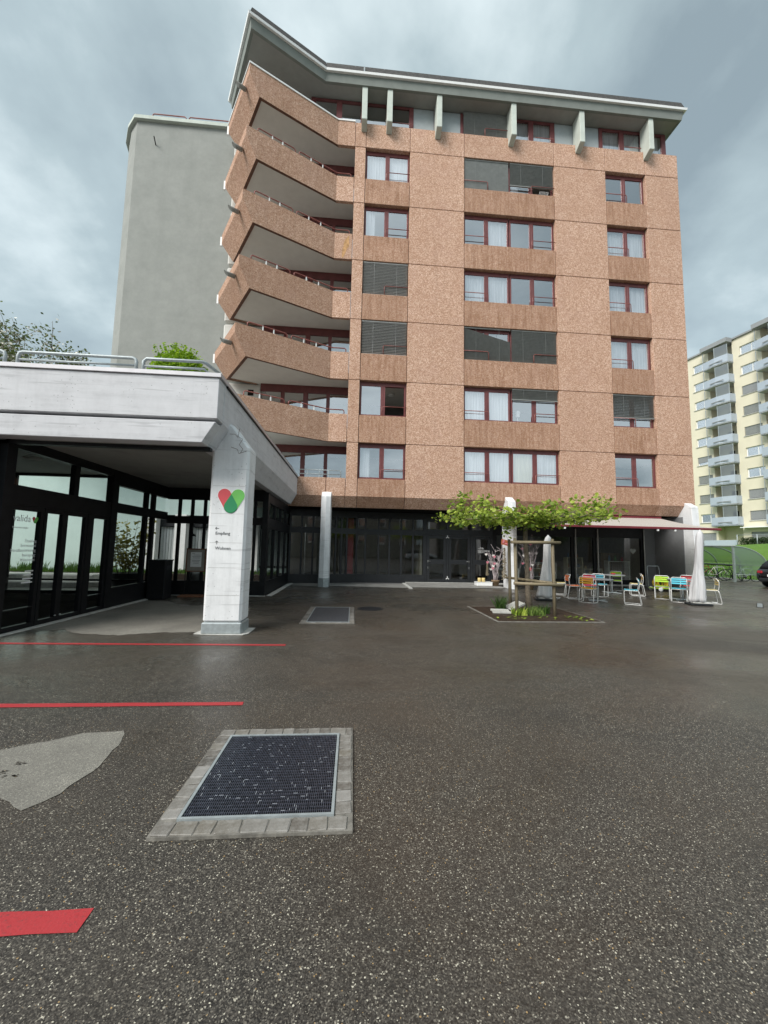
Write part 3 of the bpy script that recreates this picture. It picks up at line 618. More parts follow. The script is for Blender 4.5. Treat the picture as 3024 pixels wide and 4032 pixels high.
glazed_wall('entrance_glazing', (.17, GY), (3.40, GY), [.02, .43, 1.05, 1.56, 2.12, 2.68, 3.20], [(2.24, 2.50)], .085, m_anth, g_shop, 3.30, .40, parent=bld)
glazed_wall('entrance_glazing', (-2.82, 17.78), (-1.2, 17.98), [.05, .55, 1.05, 1.55], [(2.24, 2.50)], .085, m_anth, g_shop, 3.30, .40, parent=bld)
glazed_wall('entrance_glazing', (-1.2, 17.98), (.17, GY), [.45, .72, .98], [(2.24, 2.50)], .085, m_anth, g_shop, 3.30, .40, parent=bld)
m = MB()
# door set x 3.40 .. 6.66
m.box(3.40, 6.68, GY-.05, GY+.05, 2.9, 3.3); m.box(3.40, 6.68, GY-.048, GY+.05, 2.28, 2.56)
for x in (3.40, 4.45, 5.62, 6.60): m.box(x, x+.10, GY-.049, GY+.05, .003, 2.9)
df = m.build('door_frame', m_anth, bld)
for x in (3.50, 4.55, 5.72):
    x1 = min(x+.95, 6.6); MB().quad((x, GY, 2.56), (x1, GY, 2.56), (x1, GY, 2.9), (x, GY, 2.9)).build('pane', g_shop, df)
for x0, x1, hs in ((3.51, 4.44, 'L'), (4.56, 5.61, 'R'), (5.73, 6.59, 'R')):
    m = MB(); s = .13; y0, y1 = GY-.035, GY+.035
    m.box(x0, x0+s, y0, y1, .03, 2.27); m.box(x1-s, x1, y0, y1, .03, 2.27)
    for z0_, z1_ in ((.03, .22), (.92, 1.14), (2.12, 2.27)): m.box(x0+s, x1-s, y0+.001, y1, z0_, z1_)
    dr = m.build('door', m_anth, bld)
    for z0_, z1_ in ((.22, .92), (1.14, 2.12)): MB().quad((x0+s, GY, z0_), (x1-s, GY, z0_), (x1-s, GY, z1_), (x0+s, GY, z1_)).build('pane', g_shop, dr)
    hx = x0+.06 if hs == 'L' else x1-.06; sg = 1 if hs == 'L' else -1
    MB().tube([(hx, GY-.036, 1.05), (hx, GY-.085, 1.05), (hx+sg*.13, GY-.085, 1.05)], .012, 6).box(hx-.02, hx+.02, GY-.045, GY-.036, .99, 1.1).box(hx-.02, hx+.02, GY-.042, GY-.036, .70, .80).build('handle', m_steel, dr)
for zz in (2.20, .27):
    m = MB(); 
    for a in (90, 210, 330): m.obox((4.50+.04*math.cos(R(a)), GY-.06, zz+.04*math.sin(R(a))), .09, .012, .035, (0, -R(a), 0))
    m.build('door_emblem', m_white, df)
text('valida', 'glass_lettering', m_white, bld, (5.97, GY-.045, 1.66), .135); text('tagesstätte', 'glass_lettering', m_white, bld, (5.97, GY-.045, 1.545), .135)
MB().box(5.97, 6.3, GY-.047, GY-.044, 1.49, 1.505).build('glass_lettering', m_white, bld)
# shop front
m = MB(); m.box(6.7, 14.35, GY-.06, GY+.06, 2.34, 3.3); m.box(6.7, 14.35, GY-.055, GY+.055, .003, .30)
for xa, xb in ((6.7, 6.9), (8.35, 8.45), (10.63, 10.78), (11.76, 11.91), (14.22, 14.38)): m.box(xa, xb, GY-.058, GY+.058, .30, 2.34)
sf = m.build('shop_front', m_black, bld)
for xa, xb in ((6.9, 8.35), (8.45, 10.63), (10.78, 11.76), (11.91, 14.22)): MB().quad((xa, GY, .30), (xb, GY, .30), (xb, GY, 2.34), (xa, GY, 2.34)).build('pane', g_shop, sf)
for x in (10.82, 11.95): MB().tube([(x, GY-.12, .02), (x, GY-.12, 2.75)], .03, 8).build('awning_post', m_edge, bld)
MB().tube([(14.35, GY-.12, .02), (14.35, GY-.12, 2.75)], .025, 8).build('awning_post', m_edge, bld)
m_gwall = plain('dark_grey_wall', (.19, .195, .20), .85, var=.08, scale=3, bmp=.2)
m = MB(); m.box(14.40, 14.985, GY-.02, GY+.2, .003, 3.33); m.build('ground_floor_wall_and_sheet', m_gwall, bld); MB().box(14.985, 15.016, 16.72, GY+.2, .003, 3.30).build('ground_floor_wall_and_sheet', m_gwall, bld)  # second box is a thin sheet added to darken the pillar's left face
m = MB(); m.box(-2.9, 15.0, 24.5, 24.7, 0, 3.34); m.box(14.41, 14.6, GY+.21, 24.5, 0, 3.34); m.box(3.30, 3.40, GY+.6, 24.5, .0, 3.33); m.box(-3.0, -2.905, 18.55, 24.5, 0, 3.33); m.build('shop_back_wall', plain('shop_wall', (.42, .39, .33), .9), bld)
MB().quad((-2.9, 17.9, .012), (15, 17.9, .012), (15, 24.5, .012), (-2.9, 24.5, .012)).build('shop_floor', m_room, bld)
MB().box(-.25, .05, 18.62, 18.7, .4, 3.0).build('red_partition', plain('red_partition_paint', (.35, .02, .03), .5), bld)
# threshold edging and door step
m = MB(); m.box(2.34, 2.48, 15.95, 18.3, .003, .035); struct(m, 'kerb', m_edge, 'pale edging stone beside the entrance step')
m = MB(); m.box(2.5, 6.55, 16.45, 18.38, .003, .05); struct(m, 'entrance_step', m_pave, 'low grey entrance step before the glass doors', bevel=.01)
m = MB(); m.box(2.5, 14.4, 18.385, 18.40, .003, .07); struct(m, 'threshold', m_edge, 'pale threshold strip under the shop front')

# ------------------------------------------------------------------ entrance pavilion
pav = thing('entrance_pavilion', 'low glazed entrance pavilion with a pale board marked concrete canopy', 'building', (-5, 10, 0))
XR, YF = -2.39, 6.84
m = MB()
# upright fascia, front and side, with sloped lower band on the side
def sidesec(y): return [(XR, y, 4.53), (XR, y, 3.80), (XR-.24, y, 3.37), (XR-.45, y, 3.37), (XR-.45, y, 4.53)]
m.extr(sidesec(YF+.30), (0, 16.62-YF-.30, 0)); m.build('canopy_side', m_conc, pav, bevel=.01)
m = MB(); m.extr([(-30, YF, 3.70), (XR-.004, YF, 3.80-.0), (XR-.004, YF, 4.53), (-30, YF, 4.53)], (0, .295, 0)); m.build('canopy_front', m_conc, pav, bevel=.01)
m = MB(); m.extr([(-30, YF+.012, 3.37), (XR-.245, YF+.012, 3.37), (XR-.03, YF+.012, 3.745), (-30, YF+.012, 3.665)], (0, .285, 0)); m.build('canopy_front_band', m_conc, pav, bevel=.01)
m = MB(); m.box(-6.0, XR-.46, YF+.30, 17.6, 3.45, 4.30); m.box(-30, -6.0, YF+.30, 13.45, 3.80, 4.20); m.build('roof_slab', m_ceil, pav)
m = MB(); m.box(-30, XR-.20, YF+.30, YF+.42, 3.30, 3.36)
m.build('drip_rail', m_black, pav)
m = MB(); m.box(-30, XR+.03, YF-.03, YF+.34, 4.532, 4.61); m.box(XR-.34, XR+.03, YF+.341, 16.6, 4.532, 4.61); m.build('coping', plain('zinc_coping', (.52, .51, .53), .4, .3, var=.06), pav, bevel=.006)
m = MB(); m.box(XR-.02, XR+.036, YF+.36, 16.6, 4.50, 4.531); m.build('coping_edge', m_black, pav)
# board joints on the canopy front (recessed strips)
# column with logo
c = MB(); x0, x1, y0, y1 = -2.68, -1.99, 7.50, 8.02
prof = [(x0, .205), (x1, .205), (x1, 3.47), (XR+.07, 3.90), (XR-.05, 3.94), (XR-.30, 3.60), (x0, 3.36)]
c.extr([(x, y0, z) for x, z in prof], (0, y1-y0, 0))
col = c.build('column', m_conc_col, pav, bevel=.045)
MB().box(x0-.012, x1+.012, y0-.012, y1+.012, .006, .212).build('column_plinth', m_galv, col, bevel=.02)
MB().extr([(x0-.14, y0+.02, .003), (x0+.2, y0-.05, .003), (x1+.06, y0-.06, .003), (x1+.13, y0+.05, .003), (x1+.13, y1+.05, .003), (x0-.1, y1+.05, .003)], (0, 0, .012)).build('column_footing', m_edge, col)
yl = y0-.002
m = MB(); m.tube([(-2.20, yl, 3.83), (-2.22, yl, 3.68), (-2.13, yl, 3.63), (-2.19, yl, 3.52), (-2.12, yl, 3.44), (-2.16, yl, 3.36)], .004, 4); m.tube([(-2.34, yl, 3.47), (-2.22, yl, 3.43), (-2.19, yl, 3.35), (-2.05, yl, 3.40)], .004, 4)
m.tube([(-2.38, yl, 3.72), (-2.28, yl, 3.72), (-2.22, yl, 3.66)], .003, 4); m.build('column_crack', m_joint, col)
for zz in (2.20, 1.66, 1.20, .70, 2.72): MB().box(x0+.05, x1-.05, yl, yl+.004, zz, zz+.004).build('casting_line', m_ceil, col)
# logo: two leaning capsules that overlap
def cap(ca, cb, r, name, mat, yy):
    a, b = Vector(ca), Vector(cb); d = (b-a).normalized(); an = math.atan2(d.y, d.x); p = []
    for i in range(17): t = an+math.pi/2+math.pi*i/16; p.append((a.x+r*math.cos(t), yy, a.y+r*math.sin(t)))
    for i in range(17): t = an-math.pi/2+math.pi*i/16; p.append((b.x+r*math.cos(t), yy, b.y+r*math.sin(t)))
    MB().extr(p, (0, -.002, 0)).build(name, mat, col, bevel=0); return p
LC = (-2.285, 2.338); rr = .120
LA, LB = (LC[0]-.122, LC[1]+.212), (LC[0]+.126, LC[1]+.208)
m_lr = plain('logo_red', (.66, .085, .10), .6, var=.04); m_lg = plain('logo_green', (.16, .52, .11), .6, var=.04); m_ld = plain('logo_dark_green', (.02, .25, .10), .6, var=.04)
cap((LA[0], LA[1]), (LC[0], LC[1]), rr+.008, 'logo_outline', m_white, yl+.001); cap((LB[0], LB[1]), (LC[0], LC[1]), rr+.008, 'logo_outline', m_white, yl+.001)
cap((LA[0], LA[1]), LC, rr, 'logo_red_shape', m_lr, yl-.002); cap((LB[0], LB[1]), LC, rr, 'logo_green_shape', m_lg, yl-.0045)
def inside(p, a, b):
    a, b, p = Vector(a), Vector(b), Vector(p); t = max(0, min(1, (p-a).dot(b-a)/(b-a).length_squared)); return (p-a-(b-a)*t).length <= rr
pts = []
for i in range(64):
    t = 2*math.pi*i/64; lo, hi = 0, .6
    for _ in range(24):
        md = (lo+hi)/2; q = (LC[0]+md*math.cos(t), LC[1]+md*math.sin(t))
        if inside(q, LA, LC) and inside(q, LB, LC): lo = md
        else: hi = md
    pts.append((LC[0]+lo*math.cos(t), yl-.007, LC[1]+lo*math.sin(t)))
MB().extr(pts, (0, -.002, 0)).build('logo_overlap_shape', m_ld, col)
m_ink = plain('sign_ink', (.085, .09, .095), .6)
EX, EZ, WX, WZ = -2.535, 1.81, -2.525, 1.535
text('Empfang', 'column_lettering', m_ink, col, (EX, y0-.004, EZ), .079); text('Wohnen', 'column_lettering', m_ink, col, (WX, y0-.004, WZ), .079)
m = MB(); m.obox((-2.505, y0-.003, 1.925), .065, .003, .008, (0, 0, 0)); m.obox((-2.525, y0-.003, 1.937), .034, .003, .008, (0, R(-45), 0)); m.obox((-2.525, y0-.003, 1.913), .034, .003, .008, (0, R(45), 0)); m.build('arrow', m_ink, col)
m = MB(); m.obox((-2.500, y0-.003, 1.662), .008, .003, .065, (0, 0, 0)); m.obox((-2.512, y0-.003, 1.682), .034, .003, .008, (0, R(-45), 0)); m.obox((-2.488, y0-.003, 1.682), .034, .003, .008, (0, R(45), 0)); m.build('arrow', m_ink, col)
# glazed walls
GX = -6.05
gl = glazed_wall('entrance_wall', (GX, 13.2), (GX, 10.30), [.85, 1.27], [(2.40, 2.64)], .12, m_black, g_ent, 3.47, .50, .12, pav, .38)
glazed_wall('entrance_wall', (GX, 10.30), (GX, 7.28), [1.35], [(2.27, 2.62)], .14, m_black, g_ent, 3.47, 2.27, .12, pav, .20, False)
MB().box(GX-.09, GX+.09, 7.14, 7.34, .003, 3.36).build('entrance_post', m_black, pav); MB().box(GX-.085, GX+.085, 10.20, 10.42, .003, 3.36).build('entrance_post', m_black, pav)
for a, b, nm in ((7.36, 8.14, 'side_light'), (8.16, 8.72, 'sliding_door'), (8.72, 9.42, 'sliding_door'), (9.56, 10.20, 'side_light')):
    m = MB(); s = .075; z1 = 2.27
    m.box(GX-.04, GX+.04, a, a+s, .01, z1); m.box(GX-.04, GX+.04, b-s, b, .01, z1); m.box(GX-.039, GX+.039, a+s, b-s, .01, .10); m.box(GX-.039, GX+.039, a+s, b-s, z1-.09, z1)
    if nm == 'side_light': m.box(GX-.038, GX+.038, a+s, b-s, .38, .40)
    d = m.build(nm, m_black, pav); MB().quad((GX, a+s, .10), (GX, b-s, .10), (GX, b-s, z1-.09), (GX, a+s, z1-.09)).build('pane', g_ent, d)
MB().box(GX-.05, GX+.05, 9.42, 9.56, .003, 2.27).build('entrance_post', m_black, pav)
for yy in (8.66, 8.80): MB().lathe([(.018, 0), (.022, .01), (.01, .02)], (GX+.045, yy, .12), 10).build('door_lock', m_steel, pav)
gb = glazed_wall('back_glazing', (-6.0, 13.2), (-2.80, 13.2), [.38, .78, 1.18, 1.58, 2.35, 2.78], [(2.29, 2.53)], .085, m_black, g_ent, 3.47, .47, .10, pav, .40)
glazed_wall('side_glazing', (-2.85, 17.75), (-2.85, 13.22), [.95, 2.15, 3.3, 4.40], [(2.20, 2.56)], .11, m_black, g_shop, 3.36, .45, .10, pav)
MB().box(-2.96, -2.78, 13.06, 13.26, .002, 3.36).build('corner_post', m_black, pav)
glazed_wall('hall_glazing', (-20, 13.35), (-6.12, 13.35), [3, 6.2, 9.2, 12.3], [(.40, .46)], .10, m_black, g_ent, 3.82, .10, .08, pav, .10)
# lettering on the entrance glass
m_let = curtainmat('glass_letter_white', (.88, .90, .90))
GR = (R(90), 0, R(90))
text('valida', 'glass_lettering', m_let, pav, (GX+.006, 7.49, 1.98), .175, GR)
MBh = MB()
text('Dienstleistungen', 'glass_lettering', m_let, pav, (GX+.006, 7.49, 1.85), .052, GR)
for k, w in enumerate(('Empfang', 'Schreinerei', 'Metallbearbeitung', 'Reinigung', 'Wäscherei')):
    text(w, 'glass_lettering', m_let, pav, (GX+.006, 8.06, 1.60-.088*k), .078, GR, 'RIGHT')
for k in range(4): MB().box(GX+.005, GX+.008, 7.86-.02*k, 8.05, 1.05-.07*k, 1.075-.07*k).build('glass_lettering', m_let, pav)
def heart(cx, cz, s):
    for sx, mt, dx_ in ((-1, m_lr, 0), (1, m_lg, .003)):
        p = []; a = Vector((cx+sx*.5*s, cz+.85*s)); b = Vector((cx, cz)); d = (b-a).normalized(); an = math.atan2(d.y, d.x)
        for i in range(9): t = an+math.pi/2+math.pi*i/8; p.append((GX+.006+dx_, a.x+.48*s*math.cos(t), a.y+.48*s*math.sin(t)))
        for i in range(9): t = an-math.pi/2+math.pi*i/8; p.append((GX+.006+dx_, b.x+.48*s*math.cos(t), b.y+.48*s*math.sin(t)))
        MB().extr(p, (.002, 0, 0)).build('glass_logo', mt, pav)
heart(7.98, 1.99, .07)
m = MB(); bx_, bz = -5.12, 1.93
m.extr([(bx_+x*.5, 13.13, bz+z*.5) for x, z in ((-.12, .16), (-.06, .18), (.0, .06), (.14, .0), (.17, -.14), (.04, -.08), (-.06, -.12), (-.16, -.10), (-.05, .0), (-.10, .08))], (0, -.003, 0)); m.build('bird_sticker', m_black, pav)
text('valida', 'glass_lettering', m_let, pav, (-4.55, 13.135, 2.0), .2)
# inside floor, back rooms, door lining
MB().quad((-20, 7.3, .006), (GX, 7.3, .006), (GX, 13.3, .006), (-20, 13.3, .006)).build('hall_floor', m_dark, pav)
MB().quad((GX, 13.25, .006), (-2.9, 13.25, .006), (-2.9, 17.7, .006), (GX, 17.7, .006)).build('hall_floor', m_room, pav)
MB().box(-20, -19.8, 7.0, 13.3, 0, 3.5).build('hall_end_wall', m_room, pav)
MB().box(-20, -6.1, 6.9, 7.1, 0, 3.36).build('hall_front_wall', m_anth, pav)
for x, y in ((-6.9, 8.4), (-6.9, 9.9)):
    pass
m = MB(); m.lathe([(.01, 0), (.16, 0), (.18, .03), (.12, .05)], (-7.15, 9.2, 3.44), 16); m.build('ceiling_lamp', m_soffit, pav)
m = MB(); m.lathe([(.01, 0), (.07, 0), (.08, .05)], (-7.0, 10.3, 3.44), 12); m.build('smoke_detector', m_soffit, pav)
m = MB(); m.box(-6.3, -5.9, 7.7, 9.0, .003, .030); m2 = None
# pale edging at the glazing foot
m = MB(); m.box(GX+.07, GX+.20, 5.5, 13.0, .002, .022); m.box(GX+.2, -2.75, 13.0, 13.12, .002, .022); m.box(-2.72, -2.55, 13.1, 17.6, .002, .03); struct(m, 'kerb', m_edge, 'pale edging stones along the foot of the pavilion glazing', bevel=.008)
# terrace railing
for xa, xb, bent in ((-9.0, -6.07, 0), (-5.86, -3.90, 0), (-3.78, -2.74, 1)):
    y = 7.02; z0, z1 = 4.60, 4.89; r = .030; m = MB()
    if bent: m.tube([(xa, y, z0), (xa, y, z1-.05), (xa+.05, y, z1), (xb-.04, y, z1), (xb+.02, y+.04, z1-.01), (xb+.12, y+.5, z1), (-2.60, 16.4, z1)], r, 8); m.tube([(xa, y, 4.755), (xb, y, 4.755), (xb+.1, y+.5, 4.755), (-2.62, 16.4, 4.755)], r*.7, 8)
    else: m.tube([(xa, y, z0), (xa, y, z1-.07), (xa+.02, y, z1-.02), (xa+.07, y, z1), (xb-.07, y, z1), (xb-.02, y, z1-.02), (xb, y, z1-.07), (xb, y, z0)], r, 8); m.tube([(xa, y, 4.755), (xb, y, 4.755)], r*.7, 8)
    m.build('terrace_railing', m_galv, pav)

# ------------------------------------------------------------------ courtyard behind the pavilion
ct = thing('courtyard_building', 'pale mint rendered courtyard building with tall blinds seen through the entrance glass', 'building', (-12, 18.2, 0))
m = MB(); m.box(-30, -9.25, 18.0, 18.3, 0, 6.4); m.box(-9.25, -2.95, 18.0, 18.3, 2.9, 4.2); m.box(-9.25, -2.95, 18.0, 18.3, 0, .62)
m.build('wall', m_mint, ct)
for x in (-8.75, -7.5, -5.9, -4.4): MB().box(x-.24, x+.24, 17.75, 18.1, .45, 2.92).build('pilaster', m_white, ct)
for xa, xb in ((-9.25, -8.99), (-8.51, -7.74), (-7.26, -6.14), (-5.66, -4.64), (-4.16, -2.95)):
    f = MB().box(xa, xb, 18.1, 18.16, .62, .70).box(xa, xb, 18.1, 18.16, 2.4, 2.9).build('window', m_anth, ct)
    MB().quad((xa, 18.14, .7), (xb, 18.14, .7), (xb, 18.14, 2.4), (xa, 18.14, 2.4)).build('pane', g_ent, f)
    b = MB(); k = int((xb-xa)/.12)
    for i in range(k): b.obox((xa+.06+.12*i, 18.25, 1.55), .10, .006, 1.65, (0, 0, R(25)))
    if k > 2: b.build('vertical_blind', m_curt, f)
MB().box(-9.3, -2.9, 18.45, 18.5, 0, 4).build('room_wall', m_dark, ct)
m = MB(); m.box(-26, -10.2, 15.1, 15.6, .0, .20); m.box(-26, -9.6, 15.6, 16.5, 0, .42); m.hexa([(-10.2, 15.1, 0), (-8.8, 15.8, 0), (-8.8, 16.5, 0), (-10.2, 15.6, 0), (-10.2, 15.1, .19), (-8.8, 15.8, .19), (-8.8, 16.5, .19), (-10.2, 15.6, .19)])
tag(m.build('planting_bed', m_edge, bevel=.04), 'pale raised stone bed along the courtyard lawn, seen through the entrance doors', 'planter')
m = MB(); m.box(-28, -3.0, 16.5, 18.0, 0, .42); struct(m, 'courtyard_lawn', m_soil, 'raised courtyard lawn')
def blades(mb, n, area, h, zf, w=.012, lean=.35):
    for _ in range(n):
        x, y = random.uniform(area[0], area[1]), random.uniform(area[2], area[3]); z = zf(x, y); a = random.uniform(0, 6.28); hh = h*random.uniform(.5, 1.2)
        dx_, dy_ = math.cos(a)*w, math.sin(a)*w; lx, ly = random.uniform(-lean, lean)*hh, random.uniform(-lean, lean)*hh
        mb.add([(x-dx_, y-dy_, z), (x+dx_, y+dy_, z), (x+lx*.4+dx_*.7, y+ly*.4+dy_*.7, z+hh*.6), (x+lx, y+ly, z+hh), (x+lx*.4-dx_*.7, y+ly*.4-dy_*.7, z+hh*.6)], [(0, 1, 2, 3, 4)])
m = MB(); blades(m, 2600, (-16, -3.2, 16.55, 17.9), .16, lambda x, y: .42, .015); 
for cx in (-14.6, -13.2, -11.6, -10.4): blades(m, 160, (cx-.5, cx+.5, 17.1, 17.7), .36, lambda x, y: .42, .015)
tag(m.build('grass', m_grass, fix=False), kind='stuff')
def sprays(mb, c, rad, n, size, mi=0, up=.3, shell=.35):
    for _ in range(n):
        while True:
            v = Vector((random.uniform(-1, 1), random.uniform(-1, 1), random.uniform(-1, 1)))
            if shell < v.length < 1: break
        p = Vector(c)+Vector((v.x*rad[0], v.y*rad[1], v.z*rad[2])); leaf(mb, p, size*random.uniform(.6, 1.25), mi)
def leaf(mb, p, s, mi=0, tiltx=1.0):
    e = Euler((random.uniform(-1, 1)*tiltx, random.uniform(-1, 1)*tiltx, random.uniform(0, 6.28))).to_matrix()
    q = [Vector((0, -.5, 0)), Vector((.34, -.1, .05)), Vector((.2, .3, .0)), Vector((0, .55, -.06)), Vector((-.2, .3, .0)), Vector((-.34, -.1, .05))]
    mb.add([p+e@(k*s) for k in q], [(0, 1, 2, 3, 4, 5)], False, mi)
m_bamb = leafmat('bamboo_leaf', (.20, .21, .04), (.52, .46, .13), .5); m_shr = leafmat('bright_shrub_leaf', (.16, .30, .015), (.36, .52, .04), .4)
m_tree = leafmat('dark_tree_leaf', (.06, .09, .025), (.16, .21, .06), .35); m_blos = plain('blossom', (.72, .70, .62), .8, var=.1)
b = thing('bamboo_plant', 'yellowing bamboo in a dark pot behind the pavilion glass', 'plant', (-7.9, 14.6, 0))
MB().lathe([(.36, 0), (.46, .55), (.49, .58), (.44, .58), (.40, .5)], (-7.9, 14.6, 0), 20).build('pot', m_anth, b)
m = MB(); l = MB()
for k in range(26):
    a = random.uniform(0, 6.28); q = random.uniform(.05, .32); hh = random.uniform(1.2, 2.45); x, y = -7.9+q*math.cos(a), 14.6+q*math.sin(a); ex, ey = x+math.cos(a)*hh*.26, y+math.sin(a)*hh*.2
    m.tube([(x, y, .5), ((x+ex)/2, (y+ey)/2, .5+hh*.55), (ex, ey, .4+hh)], [.010, .007, .003], 4)
    for j in range(34): t = random.uniform(.18, 1); leaf(l, Vector((x+(ex-x)*t**1.4+random.uniform(-.16, .16), y+(ey-y)*t**1.4+random.uniform(-.16, .16), .5+(hh-.1)*t+random.uniform(-.08, .08))), random.uniform(.08, .15))
m.build('stem', m_bark, b); l.build('foliage', m_bamb, b, fix=False)['kind'] = 'stuff'
b = thing('terrace_shrub', 'round bright green shrub behind the terrace railing', 'shrub', (-4.55, 10, 4.4))
MB().lathe([(.3, 0), (.4, .5), (.43, .52), (.36, .52)], (-4.55, 10, 4.4), 18).build('pot', m_anth, b)
m = MB(); sprays(m, (-4.5, 10, 5.78), (.74, .6, .74), 5600, .085, shell=.55)
for k in range(60):
    a = random.uniform(0, 6.28); q = random.uniform(0, .5)
    for j in range(7): leaf(m, Vector((-4.55+math.cos(a)*(q+.02*j), 10+math.sin(a)*(q+.02*j), 5.9+.5*(1-q)+.045*j)), .07)
m.build('foliage', m_shr, b, fix=False)['kind'] = 'stuff'
def branching(mb, lf, p, d, L0, r0, depth, leafsize, per, bl=0):
    q = p+d*L0; mb.tube([p, p.lerp(q, .5)+Vector((random.uniform(-.05, .05), random.uniform(-.05, .05), 0))*L0, q], [r0, r0*.8, r0*.6], 5)
    if depth <= 1:
        for _ in range(per):
            t = random.uniform(.1, 1.15); o = Vector((random.gauss(0, .16), random.gauss(0, .16), random.gauss(0, .14)))*L0*1.1
            leaf(lf, p.lerp(q, t)+o, leafsize*random.uniform(.6, 1.2), 1 if random.random() < bl else 0)
    if depth == 0: return
    for k in range(random.choice((3, 3, 4))):
        nd = (d+Vector((random.gauss(0, .55), random.gauss(0, .55), random.uniform(-.15, .45)))).normalized(); branching(mb, lf, p.lerp(q, random.uniform(.5, 1)), nd, L0*random.uniform(.55, .82), r0*.55, depth-1, leafsize, per, bl)
b = thing('blossoming_tree', 'dark leaved tree with white blossom rising behind the terrace', 'tree', (-12.6, 15.4, 0))
m, l = MB(), MB()
m.tube([(-12.6, 15.4, .3), (-12.55, 15.4, 3), (-12.6, 15.4, 6.2)], [.16, .13, .10], 8)
for k, (dx_, dy_, l_) in enumerate(((-.75, .0, 1.5), (-.35, .2, 2.0), (.0, -.1, 1.75), (.28, .1, 1.9), (.72, 0, 1.55), (1.1, -.1, 1.5), (-.1, -.3, 1.5), (1.5, .1, 1.7), (1.0, .3, 2.1), (1.9, 0, 1.5), (.5, .2, 2.1))):
    branching(m, l, Vector((-12.7, 15.4, 5.65)), Vector((dx_, dy_, 1)).normalized(), l_, .05, 3, .115, 17, .2)
m.build('trunk', m_bark, b); l.build('crown', [m_tree, m_blos], b, fix=False)['kind'] = 'stuff'

# ------------------------------------------------------------------ objects by the pavilion
t = thing('black_pedestal', 'black box shaped pedestal standing against the pavilion glazing', 'pedestal', (-5.7, 12.2, 0))
m = MB(); m.box(-5.90, -5.42, 12.02, 12.5, .003, 1.12); m.build('body', m_black, t, bevel=.01); MB().box(-5.43, -5.415, 12.1, 12.42, .85, .98).build('slot', m_anth, t); MB().box(-5.92, -5.40, 12.0, 12.52, 1.121, 1.15).build('top', m_black, t)
t = thing('steel_bin', 'brushed steel cylinder bin behind the pavilion glass', 'bin', (-5.35, 14.0, 0))
MB().lathe([(.24, .0), (.24, 1.12), (.20, 1.15)], (-5.35, 14.0, .01), 24).build('body', m_steel, t); MB().lathe([(.18, 0), (.18, .02)], (-5.35, 14, 1.162), 20).build('lid', m_black, t)
t = thing('steel_bin', 'second brushed steel cylinder bin, half hidden by the notice board', 'bin', (-4.75, 14.1, 0))
MB().lathe([(.24, .0), (.24, .95), (.20, .98)], (-4.75, 14.1, .01), 24).build('body', m_steel, t); MB().lathe([(.18, 0), (.18, .02)], (-4.75, 14.1, .992), 20).build('lid', m_black, t)
t = thing('notice_board', 'framed notice board on a thin stand beside the concrete column', 'notice board', (-4.86, 12.8, 0))
X0, X1, Y, Z0_, Z1_ = -5.13, -4.60, 12.80, .80, 1.46
MB().box(X0, X1, Y, Y+.02, Z0_, Z1_).build('backing', plain('board_felt', (.30, .28, .24), .9), t)
m = MB(); 
for a in ((X0-.03, X0, Z0_-.03, Z1_+.03), (X1, X1+.03, Z0_-.03, Z1_+.03)): m.box(a[0], a[1], Y-.015, Y+.03, a[2], a[3])
m.box(X0, X1, Y-.014, Y+.03, Z0_-.03, Z0_); m.box(X0, X1, Y-.014, Y+.03, Z1_, Z1_+.03); m.build('frame', wood('board_frame_wood', (.12, .05, .025), (.22, .10, .05)), t)
pp = MB().box(X0+.10, X0+.43, Y-.004, Y-.002, Z0_+.12, Z1_-.08).build('notice_paper', m_white, t)
m = MB()
for k, (a, bb) in enumerate(((.05, .14), (.10, .30), (.06, .32), (.08, .30), (.06, .30), (.07, .28), (.10, .26))): m.box(X0+.09+a, X0+.09+bb, Y-.006, Y-.005, Z1_-.13-.045*k-(.03 if k > 3 else 0), Z1_-.122-.045*k-(.03 if k > 3 else 0))
m.build('notice_lines', m_ink, pp)
MB().tube([(X0-.08, Y+.1, .03), (X0-.04, Y+.04, 1.5)], .014).tube([(X1+.02, Y+.1, .03), (X1+.02, Y+.04, 1.5)], .014).build('leg', m_anth, t)
MB().box(X0-.16, X1+.1, Y-.16, Y+.22, .004, .05).build('base', wood('board_base_wood', (.16, .06, .03), (.28, .12, .06)), t)

# ------------------------------------------------------------------ grates and pits
def cobble_mesh(seed, sx, sy):
    random.seed(seed); m = MB(); n = 8; r = []
    for zz, sh in ((0, 1), (.8, 1), (1, .93)):
        r.append([(sx*.5*sh*c*random.uniform(.92, 1.02), sy*.5*sh*s*random.uniform(.90, 1.06), zz*.022) for c, s in ((-1, -.9), (-.9, -1), (.9, -1), (1, -.9), (1, .9), (.9, 1), (-.9, 1), (-1, .9))])
    m.loft(r, False, True); return m.mesh('cobble', m_cob)
m_cob, tt, bb_ = new_mat('granite_cobble'); oi = tt.nodes.new('ShaderNodeObjectInfo')
cc_ = ramp(tt, oi.outputs['Random'], [(0, (.075, .068, .058)), (.4, (.135, .122, .105)), (.7, (.20, .19, .172)), (.85, (.15, .135, .11)), (1, (.25, .24, .225))])
nz = noise(tt, 22, 6, .7); tt.links.new(mixc(tt, maprange(tt, nz, .42, .75, 0, .55), cc_, (.36, .35, .33)), bb_.inputs['Base Color']); bb_.inputs['Roughness'].default_value = .55; bump(tt, bb_, nz, .5, .006)
